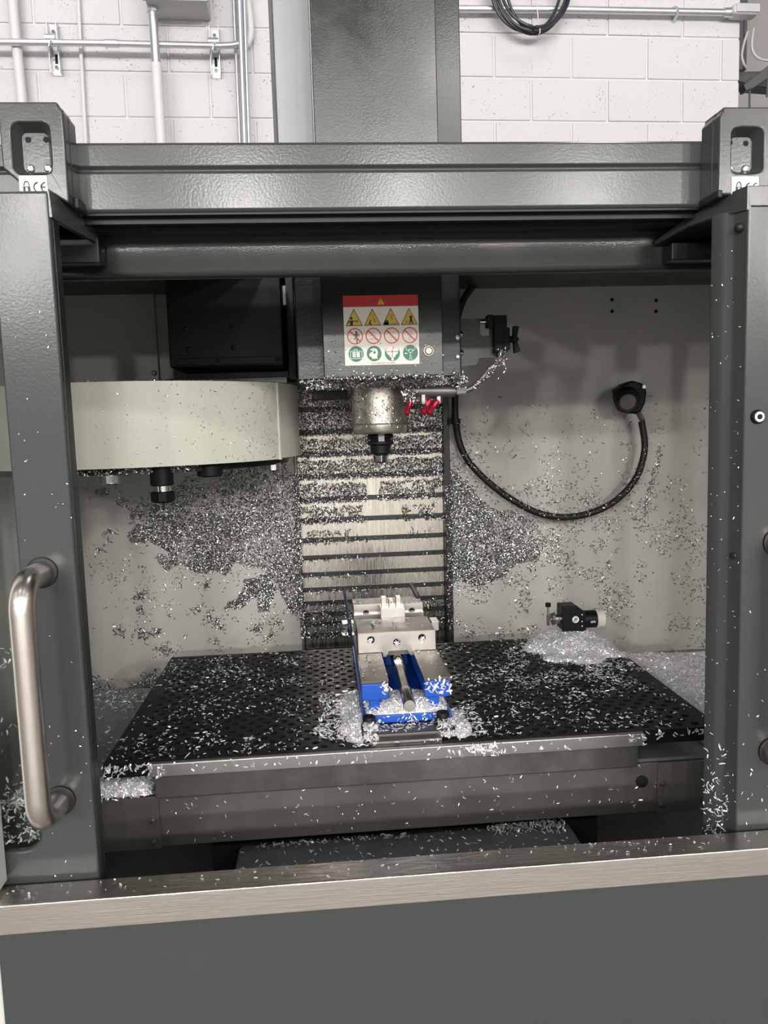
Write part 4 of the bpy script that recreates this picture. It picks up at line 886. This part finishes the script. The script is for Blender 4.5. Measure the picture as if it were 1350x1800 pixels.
# right back panel
RD = [(.314, 1.34), (.373, 1.285), (.444, 1.225), (.531, 1.185), (.563, 1.146), (.542, 1.096), (.498, 1.088), (.456, 1.066), (.398, 1.04), (.371, 1.031), (.351, 1.054), (.33, 1.058), (.313, 1.038)]
g = []
x, z = rect_pts(24000, .30, .60, 1.0, 1.36)
f1 = fbm(x, z, 11, 5.7)
k = in_poly(x + .015 * f1, z + .02 * fbm(x, z, 14, 1.3), RD) & (x > .3165)
k &= RNG.uniform(size=len(x)) < np.clip(1.1 - (x - .32) / .32 + .5 * f1, .12, 1)
g.append(chip_mesh(wallP(x[k], z[k], 1.9295), const_n(k.sum(), NB), .0066, .0017, .006, .5, .3))
x, z = rect_pts(26000, .3165, 1.0, .74, 1.56)
d1 = np.clip((1.52 - z) / .35, 0, 1) * np.clip((z - .78) / .15, .5, 1)
arcband = np.exp(-((np.hypot(x - .56, (z - 1.42) * 1.0) - .22) / .07) ** 2) * (z < 1.42)
f2 = fbm(x, z, 19, 9.1); f3 = fbm(x, z, 6, 2.9)
pr_ = d1 * np.clip(.24 + .45 * arcband + 1.5 * f2 + .4 * f3, 0, 1) * np.clip(1.15 - (x - .32) / .95, .15, 1)
clean = in_poly(x, z, [(.33, 1.04), (.37, 1.02), (.46, 1.06), (.45, .98), (.40, .93), (.33, .92)])
pr_ = np.where(clean, pr_ * .35, pr_)
k = RNG.uniform(size=len(x)) < pr_
g.append(chip_mesh(wallP(x[k], z[k], 1.9295), const_n(k.sum(), NB), .0064, .0016, .004, .4, .28))
x, z = rect_pts(900, .80, .87, 1.19, 1.39)
SK = [(.852, 1.38), (.862, 1.351), (.841, 1.28), (.819, 1.201), (.804, 1.209), (.826, 1.281)]
k = in_poly(x, z, SK)
g.append(chip_mesh(wallP(x[k], z[k], 1.9295), const_n(k.sum(), NB), .006, .0016, .004, .4, .28))
chips('metal_chips', g, M['chips'], 'grey aluminium chips spread over the right back panel behind the hose')
# way cover: caked bands on the upper slats
g = []
BANDS = [(1.60, 1.4330, -.0575, .3005, 1.0), (1.4215, 1.3800, -.0575, .3005, 1.0), (1.3680, 1.3250, -.0575, .3005, 1.0), (1.3110, 1.2680, -.0575, .110, 1.0), (1.3110, 1.2680, .135, .3005, .9), (1.2530, 1.2160, -.0575, .104, .95), (1.2490, 1.2160, .195, .3005, .7), (1.1930, 1.1660, -.0575, .085, .65), (1.1960, 1.1700, .195, .27, .3)]
for zt, zb_, x0, x1, dens in BANDS:
    n = int((zt - zb_) * (x1 - x0) * 190000 * dens); x, z = rect_pts(n, x0, x1, zb_ - .006, zt + .006)
    ed = .006 * fbm(x, np.full(n, zt), 60, zt * 7)
    k = (z < zt + ed) & (z > zb_ - .006 + ed * .6)
    if x0 > .1 or x1 < .2:
        e2 = .014 * fbm(np.full(n, .1), z, 30, zt * 3); k &= (x > x0 + e2 * (x0 > .1)) & (x < x1 + e2 * (x1 < .2))
    if dens < 1: k &= fbm(x, z, 30, zt * 11) > (.25 - dens * .5)
    idx = np.clip(np.searchsorted(-np.array(SL), -z) - 1, 0, len(SL) - 2)
    yy = 1.921 + .0022 * idx - .0005
    P = np.stack([x[k], yy[k], z[k]], 1)
    g.append(chip_mesh(P, const_n(k.sum(), NB), .0062, .0017, .008, .55, .3))
for i in range(8, len(SL) - 1):                 # sprinkles lying along the slat steps
    n = 60 if i < 12 else 90
    x = np.concatenate([RNG.uniform(-.055, .11, n), RNG.uniform(-.055, .30, n // 2)]); z = SL[i] + RNG.normal(.001, .0035, len(x))
    g.append(chip_mesh(wallP(x, z, 1.918 + .0022 * i), const_n(len(x), NB), .0065, .0017, .004, .5, .3))
x, z = rect_pts(900, -.0575, .30, .925, 1.0)
g.append(chip_mesh(wallP(x, z, 1.945), const_n(len(x), NB), .0065, .0017, .004, .5, .3))
for x0, x1, n in ((-.066, -.055, 900), (.301, .3165, 420)):
    x, z = rect_pts(n, x0, x1, .93, 1.34 if x0 < 0 else 1.30)
    g.append(chip_mesh(wallP(x, z, 1.9135), const_n(n, NB), .006, .0016, .004, .5, .3))
chips('metal_chips', g, M['chips'], 'dark bands of aluminium chips caked on the way cover slats')

# fixture plate: scattered bright slivers, denser beside the vise
def plate_density(x, y):
    d = np.full(len(x), .22)
    d += .50 * np.exp(-((y - 1.235 - .03 * np.sin(x * 11)) / .035) ** 2) * (x < .06) * np.clip((x + .26) / .12, 0, 1)
    d += 1.3 * np.exp(-((x - .040) / .030) ** 2) * (y < 1.42) * np.clip((1.46 - y) / .12, 0, 1)
    d += .9 * np.exp(-((x - .21) / .025) ** 2) * (y < 1.30)
    d += .40 * np.exp(-((y - 1.61) / .05) ** 2) * np.exp(-((x + .21) / .09) ** 2)
    d += 5.0 * np.exp(-(((x - .53) / .095) ** 2 + ((y - 1.55) / .085) ** 2))
    d += .35 * np.exp(-(((x - .42) / .16) ** 2 + ((y - 1.42) / .10) ** 2))
    d += .5 * np.exp(-((y - 1.165) / .012) ** 2) * (x > .45)
    return d
x, y = rect_pts(28000, PX0 + .004, PX1 - .004, PY0 + .004, PY1 - .006)
f4 = fbm(x, y, 14, 3.3)
inv = (x > .05) & (x < .194) & (y > 1.165)
k = (RNG.uniform(size=len(x)) < plate_density(x, y) * np.clip(.62 + 1.5 * f4, .06, 1.3) * .6) & ~inv
P = np.stack([x[k], y[k], np.full(k.sum(), PZ + .0004)], 1)
g = [chip_mesh(P, const_n(k.sum(), NUP), .0068, .0020, .0022, .14, .2)]
n = 900; P = np.stack([np.concatenate([RNG.normal(.230, .02, n // 3), RNG.uniform(.46, .61, n // 3), RNG.uniform(-.34, -.25, n // 3)]), RNG.uniform(1.139, 1.147, n), np.abs(RNG.normal(0, .008, n))], 1)
P[:, 2] = .960 - P[:, 2]; k = ~((P[:, 0] > .4845) & (P[:, 1] < 1.144)) ; k &= RNG.uniform(size=n) < .28; P[:, 1] = np.where((P[:, 0] > .4845) | (P[:, 0] < -.272), 1.1485, 1.1410)
g.append(chip_mesh(P[k], const_n(k.sum(), NB), .0075, .0022, .004, .3, .25))
x = RNG.uniform(-.25, .5, 420); P = np.stack([x, np.full(420, 1.1412), RNG.uniform(.942, .961, 420)], 1)[:70]
g.append(chip_mesh(P, const_n(70, NB), .006, .002, .002, .25, .25))
x = RNG.uniform(-.26, .58, 150); z = RNG.uniform(.82, .90, 150); P = np.stack([x, 1.166 + (.9005 - z) * .07 - .001, z], 1)
g.append(chip_mesh(P, const_n(150, NB), .0050, .0013, .002, .25, .25))
chips('metal_chips', g, M['chips_bright'], 'bright aluminium slivers scattered over the black fixture plate')

def heap(x0, x1, y0, y1, hf, nx, ny, base, n, Lc=.0078, Wc=.0021, lean=.35, lift=.004):
    xs = np.linspace(x0, x1, nx); ys = np.linspace(y0, y1, ny); X, Y = np.meshgrid(xs, ys)
    H = hf(X.ravel(), Y.ravel()); Zf = base + H
    bv = np.stack([X.ravel(), Y.ravel(), Zf], 1)
    bf = [(j * nx + i, j * nx + i + 1, (j + 1) * nx + i + 1, (j + 1) * nx + i) for j in range(ny - 1) for i in range(nx - 1)]
    x, y = rect_pts(n, x0, x1, y0, y1); h = hf(x, y); e = .003
    nx_ = np.stack([-(hf(x + e, y) - hf(x - e, y)) / (2 * e), -(hf(x, y + e) - hf(x, y - e)) / (2 * e), np.ones(n)], 1)
    nx_ /= np.linalg.norm(nx_, axis=1)[:, None]
    k = h > .0008
    return (bv, bf), chip_mesh(np.stack([x, y, base + h], 1)[k], nx_[k], Lc, Wc, lift, lean, .3)
def lump(x, y, s, seed, amp):
    return amp * (np.sin(x * s + seed) * np.cos(y * s * 1.3 + seed * 2) + .6 * np.sin(x * s * 2.3 + y * s * 1.7 + seed))
# mound round the tool setter
def h_setter(x, y):
    r = np.sqrt(((x - .528) / np.where(x < .528, .105, .110)) ** 2 + ((y - 1.615) / np.where(y < 1.615, .115, .10)) ** 2)
    r = r + .10 * np.sin(x * 70 + 2) * np.cos(y * 60) + .08 * np.sin(y * 90 + x * 40)
    h = .040 * np.clip(1 - r, 0, 1) ** .85 + lump(x, y, 55, 1.0, .002) * (r < .8)
    h = np.where((PX1 - x < .03), h * np.clip((PX1 - .001 - x) / .03, 0, 1), h); h = np.where((PY1 - y < .03), h * np.clip((PY1 - .001 - y) / .03, 0, 1), h)
    return np.where(r < .98, np.clip(h, 0, .05), -.002)
bed, gc = heap(.42, .6095, 1.49, 1.6965, h_setter, 40, 40, PZ, 12000)
chips('metal_chip_heap', [gc], M['chips_bright'], 'mound of bright aluminium chips heaped round the tool setter', bed)
# heap on the right tray
def h_right(x, y):
    h = .022 + .006 * np.sin((y - 1.2) * 5) + lump(x, y, 40, 2.2, .002) - .012 * np.clip((x - .69) / .12, 0, 1)
    e = np.minimum(np.minimum((x - .613) / .02, (.90 - x) / .05), np.minimum((y - 1.17) / .05, (1.665 - y) / .04))
    return h * np.clip(e, 0, 1)
bed, gc = heap(.613, .90, 1.17, 1.70, h_right, 40, 50, .9090, 17000, .0072, .0019)
chips('metal_chip_heap', [gc], M['chips_bright'], 'long heap of bright chips on the tray right of the fixture plate', bed)
# left tray: a light scatter at the back, a packed lump at the front corner
def h_left(x, y):
    e = np.minimum(np.minimum((x + .48) / .02, (-.275 - x) / .012), np.minimum((y - 1.152) / .004, (1.20 - y) / .02))
    return (.017 + lump(x, y, 120, .4, .002)) * np.clip(e, 0, 1)
bed, gc = heap(-.48, -.275, 1.152, 1.20, h_left, 40, 16, .9088, 2600, .0075, .002, .6)
x, y = rect_pts(1500, -.56, -.345, 1.20, 1.65)
f5 = fbm(x, y, 10, 7.7)
k = RNG.uniform(size=1500) < np.clip(.12 + .8 * np.exp(-((y - 1.60 + .2 * (x + .45)) / .06) ** 2) + f5 * .4, 0, 1); k &= x > (-.50 - (y - 1.165) * .12)
g2 = chip_mesh(np.stack([x[k], y[k], np.full(k.sum(), .9092)], 1), const_n(k.sum(), NUP), .0075, .0021, .003, .2, .25)
n = 500; g3 = chip_mesh(np.stack([RNG.uniform(-.43, -.277, n), np.full(n, 1.1555), .9255 - np.abs(RNG.normal(0, .008, n))], 1), const_n(n, NB), .0078, .002, .005, .4, .3)
chips('metal_chip_heap', [gc, g2, g3], M['chips_bright'], 'chips on the tray and corner left of the fixture plate', bed)
# in and around the vise
def h_vise(x, y):
    e = np.minimum(np.minimum((x - .058) / .012, (.186 - x) / .012), np.minimum((y - 1.2135) / .012, (1.30 - y) / .04))
    c = 1 - .55 * np.exp(-((x - .121) / .03) ** 2) * 0
    return (.007 + .012 * np.exp(-((x - .121) / .032) ** 2) + lump(x, y, 110, 3.0, .0015)) * np.clip(e, 0, 1) * c
bed, gc = heap(.058, .186, 1.2135, 1.30, h_vise, 30, 22, .9882, 3000, .0082, .0019, .6, .006)
gs = [gc]
def scatter(n, x0, x1, y0, y1, z, L=.0078, sp=.003, lean=.2, nrm=NUP):
    x, y = rect_pts(n, x0, x1, y0, y1); return chip_mesh(np.stack([x, y, np.full(n, z)], 1), const_n(n, nrm), L, .002, sp, lean, .3)
gs += [scatter(150, .050, .072, 1.172, 1.190, .976, sp=.012, lean=.7), scatter(130, .166, .192, 1.172, 1.190, .974, sp=.012, lean=.7), scatter(170, .050, .072, 1.166, 1.176, .963, sp=.012, lean=.7), scatter(120, .168, .196, 1.166, 1.176, .963, sp=.010, lean=.7)]
gs += [scatter(80, .074, .166, 1.176, 1.212, .9737, sp=.002), scatter(30, .052, .094, 1.22, 1.36, 1.0456, L=.004), scatter(16, .152, .192, 1.24, 1.36, 1.0456, L=.004), scatter(26, .06, .185, 1.385, 1.47, 1.0806, L=.005), scatter(20, .083, .088, 1.425, 1.44, 1.0806, L=.005, sp=.005)]
def h_left_bank(x, y):
    e = np.clip((x - .020 - .005 * np.sin(y * 60) - .004 * np.sin(y * 143)) / .030, 0, 1) * np.clip((y - 1.172) / .03, 0, 1) * np.clip((1.42 - y) / .12, 0, 1)
    return .017 * e ** 1.3 + lump(x, y, 230, 1.7, .0008) * e - .0004
def h_right_bank(x, y):
    e = np.clip((.222 + .004 * np.sin(y * 90) - x) / .028, 0, 1) * np.clip((y - 1.166) / .02, 0, 1) * np.clip((1.285 - y) / .06, 0, 1)
    return .010 * e ** 1.2 + lump(x, y, 230, .7, .0007) * e - .0004
bedL, gL = heap(.006, .0495, 1.17, 1.42, h_left_bank, 18, 40, .9618, 4200, .0078, .0019, .6, .006)
chips('metal_chip_heap', [gL, scatter(330, -.02, .035, 1.18, 1.40, .962, sp=.004, lean=.4)], M['chips_bright'], 'bank of bright chips piled against the left flank of the vise', bedL)
bedR, gR = heap(.195, .224, 1.165, 1.285, h_right_bank, 14, 24, .9618, 1700, .0078, .0019, .6, .006)
chips('metal_chip_heap', [gR, scatter(120, .215, .245, 1.17, 1.29, .962, sp=.003)], M['chips_bright'], 'small bank of bright chips against the front right corner of the vise', bedR)
gs += [chip_mesh(np.stack([RNG.uniform(.155, .194, 40), np.full(40, 1.2125), RNG.uniform(1.02, 1.045, 40)], 1), const_n(40, NB), .0085, .0026, .003, .3, .3)]
gs += [chip_mesh(np.stack([RNG.normal(.088, .003, 30), np.full(30, 1.2125), RNG.normal(1.034, .004, 30)], 1), const_n(30, NB), .0075, .0024, .004, .4, .3)]
gs += [chip_mesh(np.stack([RNG.uniform(.052, .192, 50), np.full(50, 1.2105), RNG.uniform(.976, .987, 50)], 1), const_n(50, NB), .007, .0018, .002, .3, .3)]
gs += [chip_mesh(np.stack([RNG.normal(a, .0028, 26), np.full(26, 1.369), RNG.normal(b, .0026, 26)], 1), const_n(26, NB), .005, .0016, .004, .5, .3) for a, b in ((.0765, 1.0665), (.1225, 1.060), (.1680, 1.066))]
gs += [scatter(40, .058, .10, 1.54, 1.60, 1.0908, L=.006), scatter(60, .15, .19, 1.529, 1.56, 1.0948, L=.006)]
chips('metal_chip_heap', gs, M['chips_bright'], 'bright chips packed inside and around the blue vise', bed)
# sill, saddle cover, doors, head and other ledges
g = []
x = RNG.uniform(-.40, .62, 90); y = RNG.uniform(.866, .896, 90)
g.append(chip_mesh(np.stack([x, y, .9288 + (y - .865) * .03 + .0006], 1), const_n(90, NUP), .0042, .0014, .001, .1, .2))
x = RNG.normal(.33, .04, 26); y = RNG.uniform(.868, .894, 26)
g.append(chip_mesh(np.stack([x, y, np.full(26, .9302)], 1), const_n(26, NUP), .004, .0013, .001, .1, .2))
chips('metal_chips', g, M['chips_bright'], 'few bright chips lying on the stainless sill')
g = [scatter(150, -.15, .38, 1.13, 1.212, .7855, L=.0075), scatter(320, .25, .375, 1.185, 1.212, .7855, L=.0075, sp=.012, lean=.5), scatter(140, -.13, .12, 1.20, 1.213, .7855, L=.0075)]
chips('metal_chips', g, M['chips_bright'], 'bright chips on the grey saddle cover below the table')
# chips clinging to the doors are parts that move with them
n = 120; z = .905 + np.abs(RNG.normal(0, .065, n)); q = RNG.uniform(.2, 1, n); y = .907 + .040 * q; P = np.stack([.5045 - .0225 * q, y, z], 1)
gg = chip_mesh(P, const_n(n, (-.87, -.49, 0)), .0062, .0015, .003, .3, .3)
n = 90; q = RNG.uniform(0, 1, n); P2 = np.stack([.504 - .0225 * q, .907 + .040 * q, RNG.uniform(.93, 1.66, n)], 1)
gg2 = chip_mesh(P2, const_n(n, (-.87, -.49, 0)), .0028, .0010, .001, .2, .2)
P3 = np.stack([RNG.uniform(.51, .56, 24), np.full(24, .9045), .92 + np.abs(RNG.normal(0, .12, 24))], 1)
lab(chips('door_chips', [gg, gg2, chip_mesh(P3, const_n(24, NB), .0035, .0012, .001, .2, .2)], M['chips_bright'], None, top=False, parent=rd), 'bright chips stuck to the door edge')
x, z = rect_pts(5200, -.50, -.336, .968, 1.37)
fz = fbm(x, z, 22, 4.9)
k = RNG.uniform(size=len(x)) < np.clip(np.where(z < 1.04, .9 - np.clip((z - 1.0) / .05, 0, 1) * .5, .10) + fz * .9 - np.clip((z - 1.18) / .3, 0, .35), 0, 1) * np.where(z < 1.02, 1.0, .5)
ga = chip_mesh(wallP(x[k], z[k], .9245), const_n(k.sum(), (0, 1, 0)), .0058, .0017, .004, .4, .3)
n = 40; P = np.stack([RNG.uniform(-.335, -.281, n), np.full(n, .9045), RNG.uniform(.92, 1.62, n)], 1)
gb = chip_mesh(P, const_n(n, NB), .0020, .0009, .0005, .1, .2)
lab(chips('door_chips', [ga, gb], M['chips_bright'], None, top=False, parent=ld), 'chips stuck to the glass and door edge')
g = []
x = RNG.uniform(-.03, .25, 420); P = np.stack([x, np.where((x > .011) & (x < .2105), RNG.uniform(1.318, 1.32, 420), 1.384), 1.5280 + RNG.normal(0, .0016, 420)], 1)
g.append(chip_mesh(P, const_n(420, NB), .0045, .0013, .003, .6, .3))
P = np.stack([RNG.uniform(.235, .262, 130), RNG.uniform(1.378, 1.384, 130), RNG.normal(1.524, .006, 130)], 1); g.append(chip_mesh(P, const_n(130, NB), .0058, .0016, .006, .6, .3))
P = np.stack([RNG.uniform(.015, .21, 110), np.full(110, 1.3195), RNG.uniform(1.53, 1.60, 110)], 1); g.append(chip_mesh(P, const_n(110, NB), .0028, .0012, .001, .2, .2))
P = np.stack([RNG.normal(.158, .008, 110), np.full(110, 1.388), RNG.normal(1.500, .009, 110)], 1); g.append(chip_mesh(P, const_n(110, NB), .0062, .0015, .006, .6, .3))
a = RNG.uniform(-1.9, 1.9, 420); rr = .0515; P = np.stack([.1125 + rr * np.sin(a), 1.47 - rr * np.cos(a), RNG.uniform(1.445, 1.515, 420)], 1); N_ = np.stack([np.sin(a), -np.cos(a), np.zeros(420)], 1)
g.append(chip_mesh(P, N_, .0042, .0012, .0015, .2, .2))
x = RNG.uniform(-.02, .235, 600); P = np.stack([x, np.full(600, 1.3945), RNG.uniform(1.514, 1.53, 600)], 1); g.append(chip_mesh(P, const_n(600, NB), .0055, .0015, .004, .5, .3))
lab(chips('head_chips', g, M['chips'], None, top=False, parent=head), 'chips clinging under the spindle head')
s = RNG.integers(40, len(hp) - 8, 520); P = np.array([list(hp[i]) for i in s]) + RNG.normal(0, .0035, (520, 3)); P[:, 1] -= .008
lo = np.array([hp[i].z < 1.34 for i in s]); k = lo | (RNG.uniform(size=520) < .35)
lab(chips('hose_chips', [chip_mesh(P[k] + np.array([0, 0, .003]), const_n(k.sum(), (0, -.8, .6)), .0052, .0015, .002, .3, .3)], M['chips'], None, top=False, parent=hs), 'chips stuck along the hose')
n = 110; P = np.stack([RNG.normal(.324, .007, n), np.full(n, 1.391), RNG.normal(1.556, .010, n)], 1); q = RNG.uniform(0, 1, 160); P4 = np.stack([.275 + .045 * q, np.full(160, 1.394), 1.508 + .042 * q + RNG.normal(0, .003, 160)], 1)
lab(chips('arm_chips', [chip_mesh(P, const_n(n, NB), .0045, .0012, .003, .5, .3), chip_mesh(P4[:100], const_n(100, NB), .004, .0011, .002, .4, .3)], M['chips'], None, top=False, parent=ca), 'chips stuck to the coolant pipe')
g = []
a = np.radians(RNG.uniform(-10, 62, 420)); zz = RNG.uniform(1.392, 1.532, 420); k = RNG.uniform(size=420) < np.clip(.15 + a / 1.0, .05, 1)
P = np.stack([CX + (CR + .0003) * np.sin(a), CY - (CR + .0003) * np.cos(a), zz], 1)[k]; N_ = np.stack([np.sin(a), -np.cos(a), np.zeros(420)], 1)[k]
g.append(chip_mesh(P, N_, .0035, .0011, .0006, .1, .2))
a = np.radians(RNG.uniform(-30, 75, 500)); P = np.stack([CX + (CR - .004) * np.sin(a), CY - (CR - .004) * np.cos(a), np.where(RNG.uniform(size=500) < .6, 1.5363, 1.3885)], 1)
g.append(chip_mesh(P, const_n(500, NUP), .004, .0013, .002, .4, .3))
a = np.radians(RNG.uniform(-30, 30, 900)); rr = RNG.uniform(CR - .034, CR - .028, 900); P = np.stack([CX + rr * np.sin(a), CY - rr * np.cos(a), RNG.uniform(1.377, 1.391, 900)], 1); N_ = np.stack([np.sin(a), -np.cos(a), np.zeros(900)], 1)
g.append(chip_mesh(P, N_, .0055, .0015, .003, .5, .3))
lab(chips('carousel_chips', g, M['chips'], None, top=False, parent=tc), 'chips on the carousel cover')
